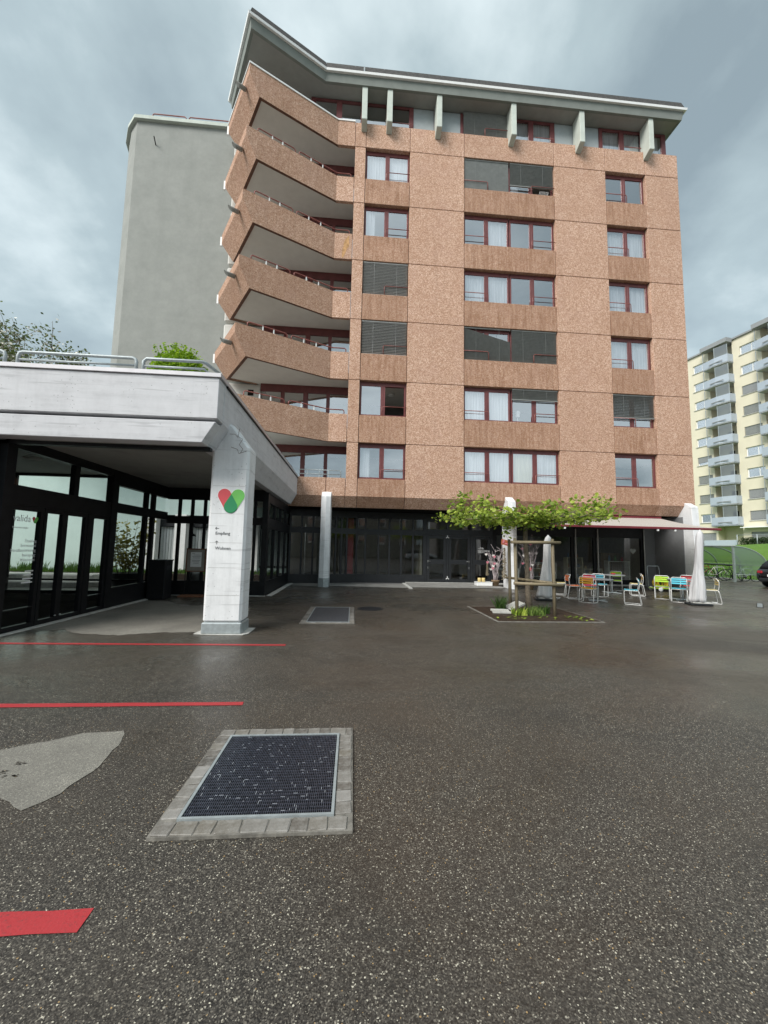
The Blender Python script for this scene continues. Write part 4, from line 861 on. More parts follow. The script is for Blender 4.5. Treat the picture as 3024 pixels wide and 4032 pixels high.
def framed_grate(name, label, cat, X, Y, inner, kind):
    t = thing(name, label, cat, ((X[0]+X[1])/2, (Y[0]+Y[1])/2, 0)); ox, oy = t.location.x, t.location.y
    xi, yi = inner; sd = 0
    MB().box(X[0]-.01, X[1]+.01, Y[0]-.01, Y[1]+.01, .001, .019).build('mortar', m_mort, t)
    L_ = []
    for (a, b, c0, w, hor) in ((X[0], X[1], (Y[1]+yi[1])/2+.012, Y[1]-yi[1]-.03, 1), (X[0], X[1], (Y[0]+yi[0])/2-.012, yi[0]-Y[0]-.03, 1), (yi[0], yi[1], (X[0]+xi[0])/2-.012, xi[0]-X[0]-.03, 0), (yi[0], yi[1], (X[1]+xi[1])/2+.012, X[1]-xi[1]-.03, 0)):
        p = a; 
        while p < b-.03:
            l = min(random.uniform(.08, .15), b-p); sd += 1
            me = cobble_mesh(sd+17, l-.003, w+.012) if hor else cobble_mesh(sd+17, w+.012, l-.003)
            loc = (p+l/2-ox, c0-oy, .004) if hor else (c0-ox, p+l/2-oy, .004)
            inst('cobble', me, t, loc, (random.uniform(-.03, .03), random.uniform(-.03, .03), random.uniform(-.07, .07))); p += l
    random.seed(99)
    m = MB()
    for (a, b, c, d) in ((xi[0]-.018, xi[1]+.018, yi[0]-.018, yi[0]), (xi[0]-.018, xi[1]+.018, yi[1], yi[1]+.018), (xi[0]-.018, xi[0], yi[0], yi[1]), (xi[1], xi[1]+.018, yi[0], yi[1])): m.box(a, b, c, d, .004, .034)
    m.build('frame', m_galv, t)
    if kind == 'grid':
        MB().box(xi[0], xi[1], yi[0], yi[1], .0195, .021).build('pit', m_dark, t)
        m = MB(); nx = int((xi[1]-xi[0])/.0125); ny = int((yi[1]-yi[0])/.033)
        for i in range(1, nx): x = xi[0]+(xi[1]-xi[0])*i/nx; m.box(x-.0021, x+.0021, yi[0], yi[1], .0215, .0305)
        for i in range(1, ny): y = yi[0]+(yi[1]-yi[0])*i/ny; m.box(xi[0], xi[1], y-.0016, y+.0016, .0215, .0295)
        o = m.build('grating', m_gr, t, fix=False); o['kind'] = 'stuff'
        m = MB(); 
        for _ in range(130):
            i, j = random.randint(1, nx-1), random.randint(1, ny-1); x = xi[0]+(xi[1]-xi[0])*i/nx; y = yi[0]+(yi[1]-yi[0])*j/ny
            if random.random() < .55: l = random.uniform(.01, .033); m.box(x-.0022, x+.0022, y, min(yi[1]-.002, y+l), .0306, .0318)
            else: l = random.uniform(.008, .03); m.box(x, min(xi[1]-.002, x+l), y-.0022, y+.0022, .0306, .0318)
        o = m.build('water_film', m_wat, t, fix=False); o['kind'] = 'stuff'
    else:
        MB().box(xi[0], xi[1], yi[0], yi[1], .0195, .03).build('mat', m_matt, t)
    return t
m_gr = plain('wet_steel_grate', (.11, .122, .16), .3, .6, var=.4, scale=30)
m_mort = plain('cobble_mortar', (.17, .16, .14), .8, var=.4, scale=20)
m_wat, tw, bw_ = new_mat('water_drop'); bw_.inputs['Base Color'].default_value = (.40, .43, .48, 1); bw_.inputs['Roughness'].default_value = .25; bw_.inputs['Metallic'].default_value = .4
m_matt, tm, bm_ = new_mat('door_mat'); nn_ = noise(tm, 1.0, 5, .75, (70, 4, 70)); tm.links.new(ramp(tm, nn_, [(.3, (.022, .025, .031)), (.75, (.085, .092, .105))]), bm_.inputs['Base Color']); bm_.inputs['Roughness'].default_value = .55; bump(tm, bm_, nn_, .6, .01)
framed_grate('floor_grate', 'large steel floor grate framed by granite cobbles in the near asphalt', 'grate', (-1.07, .035), (2.40, 3.66), ((-.955, -.085), (2.53, 3.525)), 'grid')
framed_grate('floor_grate', 'dark ribbed floor grate framed by stones, farther off behind the concrete column', 'grate', (-1.06, .08), (8.54, 10.80), ((-.92, -.04), (8.62, 10.68)), 'mat')
t = thing('manhole_cover', 'round wet cast iron manhole cover beside the far floor grate', 'manhole cover', (.52, 10.66, 0))
MB().lathe([(.345, .002), (.345, .010), (.31, .010), (.31, .004)], (.52, 10.66, 0), 32).build('ring', m_anth, t)
m = MB(); m.lathe([(.305, .002), (.305, .008)], (.52, 10.66, 0), 32)
for i in range(-5, 6):
    w = math.sqrt(max(0, .285**2-(i*.05)**2)); m.box(.52-w, .52+w, 10.66+i*.05-.012, 10.66+i*.05+.012, .008, .013)
m.build('cover', m_anth, t)
t = thing('drain_channel', 'slotted drain channel in the wet asphalt at the right edge', 'drain', (13.2, 11.8, 0))
m = MB(); m.obox((13.25, 11.95, .006), 1.5, .16, .006, (0, 0, R(42))); m.build('frame', m_dark, t)
m = MB()
for k in range(14): m.obox((13.25+(-.65+.1*k)*math.cos(R(42)), 11.95+(-.65+.1*k)*math.sin(R(42)), .0105), .035, .13, .004, (0, 0, R(42)))
m.build('bar', m_galv, t)
t = thing('tree_pit', 'square tree pit with rusty grating, soil and weeds around the plane tree', 'tree pit', (4.6, 10, 0))
px0, px1, py0, py1 = 3.37, 5.83, 8.88, 11.17
m = MB()
for a in ((px0-.05, px1+.05, py0-.05, py0), (px0-.05, px1+.05, py1, py1+.05), (px0-.05, px0, py0, py1), (px1, px1+.05, py0, py1)): m.box(*a, .002, .014)
m.build('frame', plain('pit_frame_stone', (.20, .19, .17), .8, var=.35, scale=6), t)
m_rust = plain('rusty_grating', (.060, .040, .028), .5, .3, var=.4, scale=9)
MB().box(px0, px1, py0, py1, .002, .005).build('soil', m_soil, t)
for (a, b, c, d) in ((px0+.01, px0+.78, py0+.01, py1-.01), (px0+.80, px1-.80, py0+.01, py0+.76), (px1-.78, px1-.01, py0+.01, py1-.01), (px0+.80, px1-.80, py1-.70, py1-.01)):
    m = MB(); n = int((d-c)/.045)
    for i in range(n): y = c+.045*i+.012; m.box(a, b, y, y+.024, .006, .02)
    for x in (a, (a+b)/2, b-.03): m.box(x, x+.03, c, d, .0205, .023)
    m.build('grating', m_rust, t)
m = MB()
for _ in range(10):
    pass
def tuft(c, n, h, sp, lab, mat=m_grass, w=.009):
    m = MB(); blades(m, n, (c[0]-sp, c[0]+sp, c[1]-sp, c[1]+sp), h, lambda x, y: .01, w, .55); o = m.build('weed_tuft', mat, fix=False, off=(c[0], c[1], 0)); o.location = (c[0], c[1], 0)
    return tag(o, lab, 'weed', 'weeds in the tree pit')
tuft((4.05, 10.55), 130, .38, .11, 'tall dark grass tuft by the tilted white grate piece', leafmat('dark_grass', (.03, .075, .012), (.08, .15, .03), .3))
tuft((4.66, 9.78), 110, .22, .20, 'broad bright weed tuft at the foot of the tree trunk', leafmat('weed_leaf', (.10, .19, .03), (.26, .36, .09), .35), .010)
tuft((5.0, 10.0), 80, .24, .12, 'short grass tuft beside the right stake', leafmat('dark_grass2', (.03, .075, .012), (.07, .13, .03), .3))
tuft((4.25, 9.75), 90, .18, .16, 'low weed tuft around the front left stake', m_leaf, .02)
m = MB()
for _ in range(46):
    leaf(m, Vector((random.choice((random.gauss(3.85, .2), random.gauss(4.7, .4), random.gauss(5.45, .15))), random.gauss(9.25, .2), .04)), random.uniform(.05, .1), 0, .3)
tag(m.build('leaf_litter', m_leaf, fix=False), kind='stuff')
for loc, rot, lab in (((3.85, 10.02, .06), (R(4), 0, R(-8)), 'white slotted grate piece lying flat in the tree pit'), ((4.45, 10.55, .13), (R(10), R(-22), R(12)), 'white slotted grate piece tilted up beside the stake')):
    t = thing('grate_piece', lab, 'grate piece', loc, 'loose white grate pieces'); t.rotation_euler = rot; t['_o'] = [0, 0, 0]
    MB().box(-.23, .23, .12, .15, -.02, .03).box(-.23, .23, -.15, -.12, -.02, .03).build('rail', m_edge, t)
    m = MB()
    for k in range(9): m.box(-.22+.05*k, -.19+.05*k, -.119, .119, -.01, .026)
    m.build('bar', m_edge, t)

# ------------------------------------------------------------------ flat crowned plane tree and its stakes
random.seed(5)
t = thing('plane_tree', 'young plane tree trained into a flat leafy roof above wooden stakes', 'tree', (4.84, 10.5, 0))
m = MB(); m.tube([(4.86, 10.5, 0), (4.80, 10.5, .5), (4.79, 10.5, 1.3), (4.75, 10.5, 2.0), (4.76, 10.5, 2.42)], [.10, .068, .063, .06, .066], 12)
m.build('trunk', m_bark, t)
m = MB(); spots = []
for k in range(15):
    a = 2*math.pi*k/15+random.uniform(-.15, .15); Lx = 1.98*abs(math.cos(a))+1.0*abs(math.sin(a)); p = Vector((4.76, 10.5, 2.36)); d = Vector((math.cos(a), math.sin(a), 0)); pts = [p]
    for j in range(1, 7):
        q = p+d*Lx*j/6+Vector((random.gauss(0, .05), random.gauss(0, .05), .03*j+random.gauss(0, .03))); pts.append(q)
        for _ in range(2):
            s = q+Vector((random.gauss(0, .30), random.gauss(0, .25), random.uniform(-.06, .16))); m.tube([q, (q+s)/2+Vector((0, 0, .02)), s], [.010, .008, .005], 4); spots.append(s)
        spots.append(q)
    m.tube(pts, [.032, .026, .022, .018, .014, .011, .007], 6)
for tip, hgt in (((2.9, 10.3), 3.12), ((6.15, 10.3), 3.06), ((6.95, 10.5), 3.18), ((6.75, 10.4), 3.02), ((3.5, 10.3), 3.0), ((5.4, 10.3), 2.98)):
    a = Vector((tip[0], tip[1], 2.6)); b2 = Vector((tip[0]+.05, tip[1], hgt)); m.tube([a, b2], [.010, .005], 4)
    for j in range(9): spots.append(a.lerp(b2, j/8)+Vector((random.gauss(0, .04), random.gauss(0, .04), 0)))
m.build('branch', m_bark, t)
m = MB()
for (x0, z0, x1, z1, y) in ((2.9, 2.40, 5.2, 2.62, 9.9), (4.4, 2.55, 7.0, 2.84, 10.0), (3.0, 2.56, 6.9, 2.62, 10.9), (3.4, 2.42, 6.4, 2.5, 10.5)): m.tube([(x0, y, z0), ((x0+x1)/2, y+.02, (z0+z1)/2-.02), (x1, y, z1)], .014, 5)
m.build('training_cane', m_rail_w, t)
lm = []
for k in range(4):
    q = MB(); sh = [(0, -.46), (.20, -.40), (.44, -.26), (.40, -.03), (.46, .17), (.25, .27), (0, .55), (-.25, .27), (-.46, .17), (-.40, -.03), (-.44, -.26), (-.20, -.40)]
    q.add([(x, y, -.18*abs(x)+random.uniform(-.04, .04)) for x, y in sh]+[(0, -.05, .03)], [(i, (i+1) % 12, 12) for i in range(12)]); lm.append(q.mesh('leaf', m_leaf, fix=False))
big = MB(); o3 = t.location; cnt = 0
allp = []
for s in spots:
    for _ in range(11): allp.append(s+Vector((random.gauss(0, .12), random.gauss(0, .12), random.gauss(.01, .06))))
for _ in range(700):
    a, q = random.uniform(0, 6.28), math.sqrt(random.random()); x = 4.86+2.02*q*math.cos(a); allp.append(Vector((x, 10.45+1.0*q*math.sin(a), 2.50+.045*(x-4.8)+random.gauss(0, .07))))
for _ in range(70):
    x = random.uniform(2.6, 5.4); allp.append(Vector((x, random.uniform(9.4, 10.4), 2.28+random.gauss(0, .05))))
for _ in range(22): allp.append(Vector((3.95+random.gauss(0, .07), 9.9+random.gauss(0, .05), 2.12+random.gauss(0, .07))))
allp.sort(key=lambda p: p.y)
for i, p in enumerate(allp):
    s = random.uniform(.06, .125); rot = (random.gauss(.35, .5), random.gauss(0, .5), random.uniform(0, 6.28))
    if i < 300:
        o = bpy.data.objects.new('leaf', random.choice(lm)); COL.objects.link(o); o.parent = t; o.location = p-o3; o.rotation_euler = rot; o.scale = (s, s, s)
    else:
        e_ = Euler(rot).to_matrix(); me = random.choice(lm); big.add([p+e_@(v.co*s) for v in me.vertices], [tuple(f.vertices) for f in me.polygons])
big.build('foliage', m_leaf, t, fix=False)['kind'] = 'stuff'
t = thing('tree_stake_frame', 'three weathered wooden stakes with cross rails around the young tree', 'tree stake', (4.6, 10, 0))
for x, y, lx in ((4.17, 9.74, -.04), (5.13, 9.70, -.03), (4.45, 10.85, -.02)):
    m = MB(); m.tube([(x, y, -.05), (x+lx*.5, y, 1.0), (x+lx, y, 1.94)], [.044, .043, .040], 10); m.build('stake', m_post, t)
for p, q in (((3.99, 9.64, 1.835), (5.28, 9.64, 1.845)), ((4.05, 9.63, .81), (5.32, 9.63, .775))):
    MB().tube([p, tuple((Vector(p)+Vector(q))/2), q], .040, 10).build('cross_rail', m_rail_w, t)
MB().tube([(4.38, 10.93, .86), (5.25, 9.82, .80)], .036, 10).build('cross_rail', m_rail_w, t)

# ------------------------------------------------------------------ awning
t = thing('awning', 'striped cream fabric awning with a dark red front bar over the terrace', 'awning', (10.6, 16.8, 3.2))
ax0, ax1, ya, za, yb, zb = 6.2, 14.15, 16.98, 3.22, 14.10, 2.62
m = MB(); k = 12; v = []
for i in range(k+1):
    s = i/k; y = ya+(yb-ya)*s; z = za+(zb-za)*s-.05*math.sin(math.pi*s); v += [(ax0, y, z), (ax1, y, z)]
m.add(v, [(2*i, 2*i+1, 2*i+3, 2*i+2) for i in range(k)], True); m.build('fabric', striped('awning_stripe', (.68, .63, .57), (.40, .36, .34), 9.0), t)
m_dred = plain('dark_red_bar', (.17, .022, .03), .45)
MB().box(ax0-.02, ax1+.03, yb-.06, yb+.05, zb-.07, zb+.015).build('front_bar', m_dred, t, bevel=.01)
MB().box(ax0-.02, ax1+.03, ya, ya+.14, za-.06, za+.09).build('roller_box', m_dred, t)
for x in (8.0, 12.3):
    m = MB(); m.tube([(x, ya, za-.1), (x+.9, (ya+yb)/2+.2, za-.42), (x, yb+.05, zb-.06)], .03, 6); m.build('folding_arm', m_galv, t)
for x in (7.9, 11.6, 12.3): MB().box(x-.03, x+.03, yb-.04, yb+.02, zb-.14, zb-.071).build('bracket', m_white, t)

# ------------------------------------------------------------------ closed parasols under white covers
m_cov, tv, bv = new_mat('cover_fabric'); nv = noise(tv, 1.0, 5, .6, (7, 7, 1.0)); tv.links.new(ramp(tv, nv, [(.3, (.42, .42, .425)), (.65, (.60, .60, .61))]), bv.inputs['Base Color']); bv.inputs['Roughness'].default_value = .8; bump(tv, bv, nv, .5, .03)
def parasol(x, y, H, label, lean, wide, seed):
    random.seed(seed); t = thing('closed_parasol', label, 'parasol', (x, y, 0), 'closed parasols in white covers')
    m = MB(); s = .42
    for ang in (0,): m.obox((x, y, .035), .62, .44, .055, (0, 0, R(-18)))
    m.build('base_plate', m_anth, t, bevel=.012); MB().obox((x+.03, y, .085), .50, .38, .035, (0, 0, R(-18))).build('base_slab', m_edge, t, bevel=.01)
    rings = []; n = 40
    for i in range(22):
        h = i/21; z = .11+(H-.11)*h
        r = .30*wide*(1-h)**.9+.075+.02*math.sin(h*9) if h < .94 else .09*math.sqrt(max(.02, 1-((h-.94)/.06)**2))
        if h < .05: r *= 1.12
        ph = seed+h*1.5; rg = []
        for k in range(n):
            a = 2*math.pi*k/n; f = 1+(.13*math.sin(5*a+ph)+.07*math.sin(9*a+2*ph+3*h)+.04*math.sin(14*a-ph*4))*(1-h)**.3+.03*math.sin(16*h+2*a)
            rg.append((x+lean*(h-.1)+r*f*math.cos(a), y+r*f*math.sin(a)*.8, z+.02*math.sin(3*a+seed)*(1-h)))
        rings.append(rg)
    m = MB(); m.loft(rings, True, True); m.build('cover', m_cov, t)
    m = MB(); m.tube([(x+.18, y-.3, .14), (x+.3, y-.34, .11), (x+.36, y-.3, .13), (x+.3, y-.24, .11)], .009, 4); m.build('tie_cord', m_white, t)
    return t
parasol(6.42, 12.75, 2.17, 'closed parasol in a greyish white cover just behind the right tree stake', .16, .50, 3)
parasol(11.10, 11.93, 2.42, 'taller closed parasol in a crumpled white cover beside the cyan chair', .20, .43, 8)

# ------------------------------------------------------------------ tubular chairs and tables
m_tube = plain('chair_tube', (.62, .62, .60), .35, .35, var=.1, scale=20)
cm = {}
def slat_mat(n, c):
    if n not in cm: cm[n] = plain('slat_'+n, c, .45, var=.12, scale=5)
    return cm[n]
CC = {'orange': (.80, .20, .06), 'amber': (.62, .33, .03), 'yellow': (.78, .46, .03), 'pink': (.70, .06, .11), 'cyan': (.10, .52, .66), 'blue': (.06, .26, .34), 'lime': (.40, .66, .05), 'cream': (.70, .58, .26), 'red': (.62, .05, .06)}
def chair(x, y, face, label, seat, back):
    t = thing('garden_chair', label, 'chair', (x, y, 0), 'colourful slatted terrace chairs', R(face)); t['_o'] = [0, 0, 0]
    m = MB(); w = .215; r = .0135
    for s in (-w, w):   # +X is the direction the chair faces
        m.tube([(-.16, s*.96, .80), (-.205, s, .72), (-.20, s, .60), (-.185, s, .50), (-.17, s, .455), (-.14, s, .440), (.17, s, .440), (.20, s, .42), (.205, s, .38), (.205, s, .05), (.19, s, .02), (.16, s, .0145), (-.22, s, .0145), (-.25, s, .025), (-.252, s, .06), (-.20, s, .36), (-.175, s, .44)], r, 6)
    m.tube([(-.16, -w*.96, .80), (-.15, -w*.8, .83), (-.15, w*.8, .83), (-.16, w*.96, .80)], r, 6); m.tube([(.20, -w, .425), (.20, w, .425)], r*.8, 6); m.tube([(-.17, -w, .43), (-.17, w, .43)], r*.8, 6); m.tube([(-.20, -w, .0145), (-.20, w, .0145)], r*.8, 6)
    m.build('frame', m_tube, t)
    for k, z in enumerate((.775, .705, .635)): MB().obox((-.198+.012*k*0, 0, z), .014, .40, .050, (0, R(5), 0)).build('back_slat', slat_mat(back, CC[back]), t, bevel=.004)
    for k in range(5): MB().obox((-.135+.075*k, 0, .459-.006*math.sin(k*1.57/2)), .064, .40, .012, (0, 0, 0)).build('seat_slat', slat_mat(seat, CC[seat]), t, bevel=.003)
    return t
chair(7.72, 13.30, -12, 'orange slatted chair nearest to the wooden tree stake', 'orange', 'orange')
chair(7.66, 12.32, 42, 'yellow chair seen from behind in front of the nearer round table', 'yellow', 'amber')
chair(8.42, 13.42, 248, 'pink and red slatted chair behind the nearer round table', 'pink', 'pink')
chair(9.15, 14.0, 40, 'chair with bright cyan seat and dark blue back between the two left tables', 'cyan', 'blue')
chair(7.85, 14.45, -25, 'amber slatted chair seen edge on between the orange chair and the shop window', 'cream', 'amber')
chair(11.15, 15.95, 235, 'lime green chair behind the farther round table by the shop window', 'lime', 'lime')
chair(8.87, 11.96, 146, 'light blue slatted chair turned side on, standing alone nearest to the viewer', 'cyan', 'cyan')
chair(10.9, 14.42, 150, 'cream and amber slatted chair side on behind the light blue one', 'cream', 'amber')
chair(11.17, 13.48, 48, 'lime green chair seen from behind beside the yellow hose', 'lime', 'lime')
chair(11.05, 12.62, 52, 'turquoise chair partly hidden behind the tall white parasol', 'cyan', 'cyan')
chair(11.92, 12.36, 150, 'cream slatted chair side on at the far right of the terrace', 'cream', 'cream')
chair(12.35, 13.7, 225, 'red slatted chair almost hidden behind the tall white parasol', 'red', 'red')
m_top = plain('table_top', (.30, .31, .32), .3, var=.1)
def table(x, y, label, rot):
    t = thing('bistro_table', label, 'table', (x, y, 0), 'round grey bistro tables')
    MB().lathe([(.01, .715), (.47, .715), (.485, .725), (.485, .738), (.475, .744), (.01, .744)], (x, y, 0), 32).build('tabletop', m_top, t)
    MB().tube([(x, y, .05), (x, y, .714)], .026, 10).build('pole', m_galv, t)
    m = MB(); m.obox((x, y, .036), .72, .05, .03, (0, 0, R(rot))); m.obox((x, y, .034), .05, .72, .028, (0, 0, R(rot))); m.build('foot', m_galv, t)
table(8.16, 12.62, 'round grey bistro table between the yellow and pink chairs', 15); table(10.42, 15.15, 'round grey bistro table by the shop window with a red bowl on it', 30); table(11.6, 13.08, 'round grey bistro table half hidden behind the turquoise chair', 20)
m = MB(); m.lathe([(.02, 0), (.05, .0), (.10, .05), (.09, .055), (.05, .02), (.02, .015)], (10.45, 15.1, .7455), 18); tag(m.build('bowl', plain('red_bowl', (.55, .05, .07), .4)), 'small red bowl on the round table by the shop window', 'bowl')
# hose trolley, barrow frame, trestle
t = thing('hose_trolley', 'trolley loaded with a coiled yellow garden hose by the grey wall', 'hose trolley', (13.5, 16.3, 0))
m_hose = plain('yellow_hose', (.72, .50, .03), .45, var=.15)
for k in range(7):
    m = MB(); yy = 16.05+.055*k; q = .27-.02*abs(k-3); m.tube([(13.35+q*math.cos(a), yy+random.uniform(-.02, .02), .36+q*math.sin(a)) for a in [2*math.pi*i/16 for i in range(16)]], .024, 5, closed=True); m.build('hose_coil', m_hose, t)
m = MB(); m.tube([(13.0, 16.45, .1), (13.0, 16.5, 1.02), (13.04, 16.5, 1.06), (13.50, 16.5, 1.06), (13.54, 16.5, 1.02), (13.6, 16.45, .1)], .018, 6); m.tube([(13.0, 16.2, .12), (14.0, 16.1, .12)], .02, 6); m.tube([(13.0, 16.5, .12), (14.0, 16.4, .12)], .02, 6); m.build('frame', m_galv, t)
MB().box(13.0, 14.2, 15.95, 16.45, .12, .15).build('platform', slat_mat('lime', CC['lime']), t)
for y in (15.95, 16.5): MB().lathe([(.02, -.02), (.09, -.02), (.09, .02), (.02, .02)], (0, 0, 0), 16).build('wheel', m_white, t, off=(0, 0, 0)).matrix_local = Matrix.Translation((13.15-13.5, y-16.3, .095)) @ Matrix.Rotation(R(90), 4, 'X')
t = thing('folding_trestle', 'dark folding trestle behind the tall parasol', 'trestle', (16.9, 18.6, 0))
m = MB(); m.tube([(16.3, 18.6, .72), (17.6, 18.6, .72), (17.25, 18.6, .02)], .025, 6); m.tube([(16.5, 18.9, .72), (16.5, 18.9, .02)], .02, 6); m.tube([(17.6, 18.9, .70), (17.2, 18.9, .02)], .02, 6); m.build('leg', m_black, t); MB().box(16.2, 17.62, 18.5, 19.0, .722, .75).build('top', m_black, t)

# ------------------------------------------------------------------ decorations by the door
m_twig = plain('whitened_twig', (.55, .48, .49), .8, var=.25, scale=12)
m_terra = plain('wicker_pot', (.22, .15, .085), .8, var=.3, scale=30, bmp=.6)
m_heartp = plain('pink_heart', (.62, .20, .26), .6); m_heartw = plain('white_heart', (.75, .72, .68), .6)
def branches(x, y, H, label, seed, n):
    random.seed(seed); t = thing('branch_arrangement', label, 'decoration', (x, y, 0), 'potted white branches with hearts')
    MB().lathe([(.02, 0), (.13, 0), (.165, .24), (.18, .245), (.18, .30), (.15, .30), (.14, .2)], (x, y, .005), 18).build('pot', m_terra, t)
    m = MB(); tips = []
    for k in range(n):
        a = 6.28*k/n+random.uniform(-.3, .3); sp = random.uniform(.10, .50); h = H*random.uniform(.68, 1); p = Vector((x+.07*math.cos(a), y+.07*math.sin(a), .2)); pts = [p]
        for j in range(1, 6):
            tt_ = j/5; pts.append(Vector((x+math.cos(a)*(.07+sp*tt_**1.5)+random.gauss(0, .04), y+math.sin(a)*(.07+sp*.6*tt_**1.5), .2+(h-.2)*tt_)))
        m.tube(pts, [.016, .013, .011, .009, .006, .004], 5)
        for j in (2, 3, 3, 4, 4):
            q = pts[j]; e_ = q+Vector((random.gauss(0, .14), random.gauss(0, .1), random.uniform(.08, .26))); m.tube([q, (q+e_)/2+Vector((.01, 0, .02)), e_], [.009, .007, .004], 4); tips.append(e_)
    m.build('twig', m_twig, t)
    for k, q in enumerate(random.sample(tips, min(9, len(tips)))):
        s = .062; hp = [(q.x+s*.95*math.sin(a)**3, q.y-.03, q.z-.05+s*.06*(13*math.cos(a)-5*math.cos(2*a)-2*math.cos(3*a)-math.cos(4*a))) for a in [2*math.pi*i/18 for i in range(18)]]
        MB().extr(hp, (0, .02, 0)).build('heart', m_heartp if k % 2 else m_heartw, t)
branches(6.38, 17.2, 1.92, 'pot of whitened branches with pink hearts to the left of the concrete column', 11, 9)
branches(7.5, 16.2, 2.35, 'taller pot of whitened branches with a red ribbon behind the tree trunk', 21, 11)
m = MB(); m.lathe([(.095, 0), (.10, .12), (.085, .13)], (7.5, 16.2, .78), 12); m.build('ribbon', slat_mat('red', CC['red']), None); tag(bpy.data.objects['ribbon'], 'red ribbon tied around the taller bunch of whitened branches', 'ribbon')
random.seed(4)
def garland(x, y, z1, z0, label, lw):
    t = thing('driftwood_garland', label, 'garland', (x, y, z1), 'driftwood garlands hanging at the entrance')
    MB().tube([(x, y, z1), (x, y, z0)], .004, 4).build('cord', m_bark, t); k = int((z1-z0)/.032)
    for i in range(k):
        z = z1-.032*(i+.5); q = random.uniform(.5, 1)*lw*(.6+.6*i/k); a = random.gauss(0, .18)
        m = MB(); m.tube([(x-q, y-.015+random.uniform(-.02, .02), z-q*a), (x, y-.02, z+.006), (x+q*.9, y-.015, z+q*a)], random.uniform(.011, .018), 5); m.build('driftwood_stick', m_post, t)
garland(6.44, 16.3, 1.74, .42, 'long driftwood garland hanging against the side of the concrete column', .11); garland(6.05, 17.3, 1.06, .48, 'short driftwood garland hanging left of the potted branches', .08)
t = thing('hanging_sign', 'small rusty red wooden sign hanging from the concrete column', 'sign', (6.38, 16.05, 1.9))
m = MB(); m.extr([(6.22, 16.06, 1.88), (6.52, 16.0, 1.80), (6.56, 16.0, 2.03), (6.24, 16.06, 2.10)], (0, .025, 0)); m.build('board', wood('sign_wood', (.22, .05, .02), (.50, .15, .07), (3, 3, 22)), t)
m = MB(); m.obox((6.31, 16.03, 1.99), .07, .01, .13, (0, R(20), 0)); m.obox((6.43, 16.01, 1.90), .14, .01, .045, (0, R(8), 0)); m.build('painted_patch', m_heartp, t); MB().tube([(6.28, 16.05, 2.09), (6.42, 16.05, 2.25), (6.54, 16.02, 2.03)], .005, 4).build('string', m_bark, t)
t = thing('white_box', 'low white box on the entrance step below the glass door', 'box', (5.86, 17.25, .05))
m = MB(); m.box(5.50, 6.20, 17.05, 17.45, .052, .20); m.build('body', m_white, t, bevel=.012); MB().box(5.49, 6.21, 17.04, 17.46, .201, .215).build('lid', m_white, t)
for x, lab in ((5.66, 'left one of two cream pillar candles on the white box'), (5.84, 'right one of two cream pillar candles on the white box')):
    t = thing('candle', lab, 'candle', (x, 17.22, .216), 'cream candles on the white box'); MB().lathe([(.01, 0), (.075, 0), (.075, .17), (.06, .175), (.01, .165)], (x, 17.22, .216), 18).build('wax', plain('candle_wax', (.66, .52, .22), .5, var=.1), t); MB().tube([(x, 17.22, .38), (x, 17.22, .41)], .004, 4).build('wick', m_dark, t)

# ------------------------------------------------------------------ shop interior
m_shelf = plain('pale_shelf', (.62, .56, .38), .7, var=.15); m_shw = plain('white_shelf', (.8, .8, .76), .6)
pots = [plain('ware_'+n, c, .5, var=.2) for n, c in (('white', (.7, .7, .66)), ('clay', (.40, .17, .08)), ('green', (.10, .22, .06)), ('red', (.40, .05, .05)), ('blue', (.12, .2, .3)), ('straw', (.46, .36, .16)))]
random.seed(12)
WARE = {'ware_white': 'white', 'ware_clay': 'clay brown', 'ware_green': 'green', 'ware_red': 'red', 'ware_blue': 'grey blue', 'ware_straw': 'straw coloured'}
ORD = ('first', 'second', 'third', 'fourth', 'fifth', 'sixth', 'seventh', 'eighth')
def shelf(x0, x1, y, H, label, levels, mat, short):
    t = thing('display_shelf', label, 'shelf', ((x0+x1)/2, y, .012), 'display shelves in the shop')
    m = MB()
    for x in (x0, x1-.05): m.box(x, x+.05, y, y+.35, .014, H)
    m.build('upright', mat, t)
    for z in levels: MB().box(x0+.051, x1-.051, y+.002, y+.35, z, z+.03).build('shelf_board', mat, t)
    for li, z in enumerate(levels):
        x = x0+.15; vi = 0
        while x < x1-.12:
            s = random.uniform(.04, .10); h = random.uniform(.10, .30); o = MB().lathe([(.01, 0), (s*.7, 0), (s, h*.4), (s*.5, h*.8), (s*.6, h), (.01, h)], (x, y+.15, z+.031), 12).build('vase', (pm_ := random.choice(pots))); vi += 1; tag(o, '%s vase, %s from the left on the %s board of %s' % (WARE[pm_.name], ORD[vi-1], ('lowest', 'middle', 'top')[li if len(levels) == 3 else (0 if li == 0 else 2)], short), 'vase', 'wares on the shop shelves'); x += random.uniform(.2, .42)
shelf(7.15, 8.3, 19.1, .75, 'low white shelf at the left end of the shop window', (.35, .68), m_shw, 'the leftmost shelf'); shelf(9.0, 10.4, 19.4, 1.05, 'wide pale shelf behind the second shop pane', (.32, .72, 1.02), m_shw, 'the wide pale shelf')
shelf(10.85, 11.7, 19.2, 1.35, 'tall narrow pale wooden shelf behind the narrow shop pane', (.3, .8, 1.3), m_shelf, 'the narrow wooden shelf'); shelf(12.0, 13.0, 19.6, .78, 'low pale shelf behind the largest shop pane', (.4, .72), m_shelf, 'the low pale shelf'); shelf(13.05, 14.2, 19.2, 1.2, 'white shelf at the right end of the shop window', (.4, 1.15), m_shw, 'the rightmost shelf')
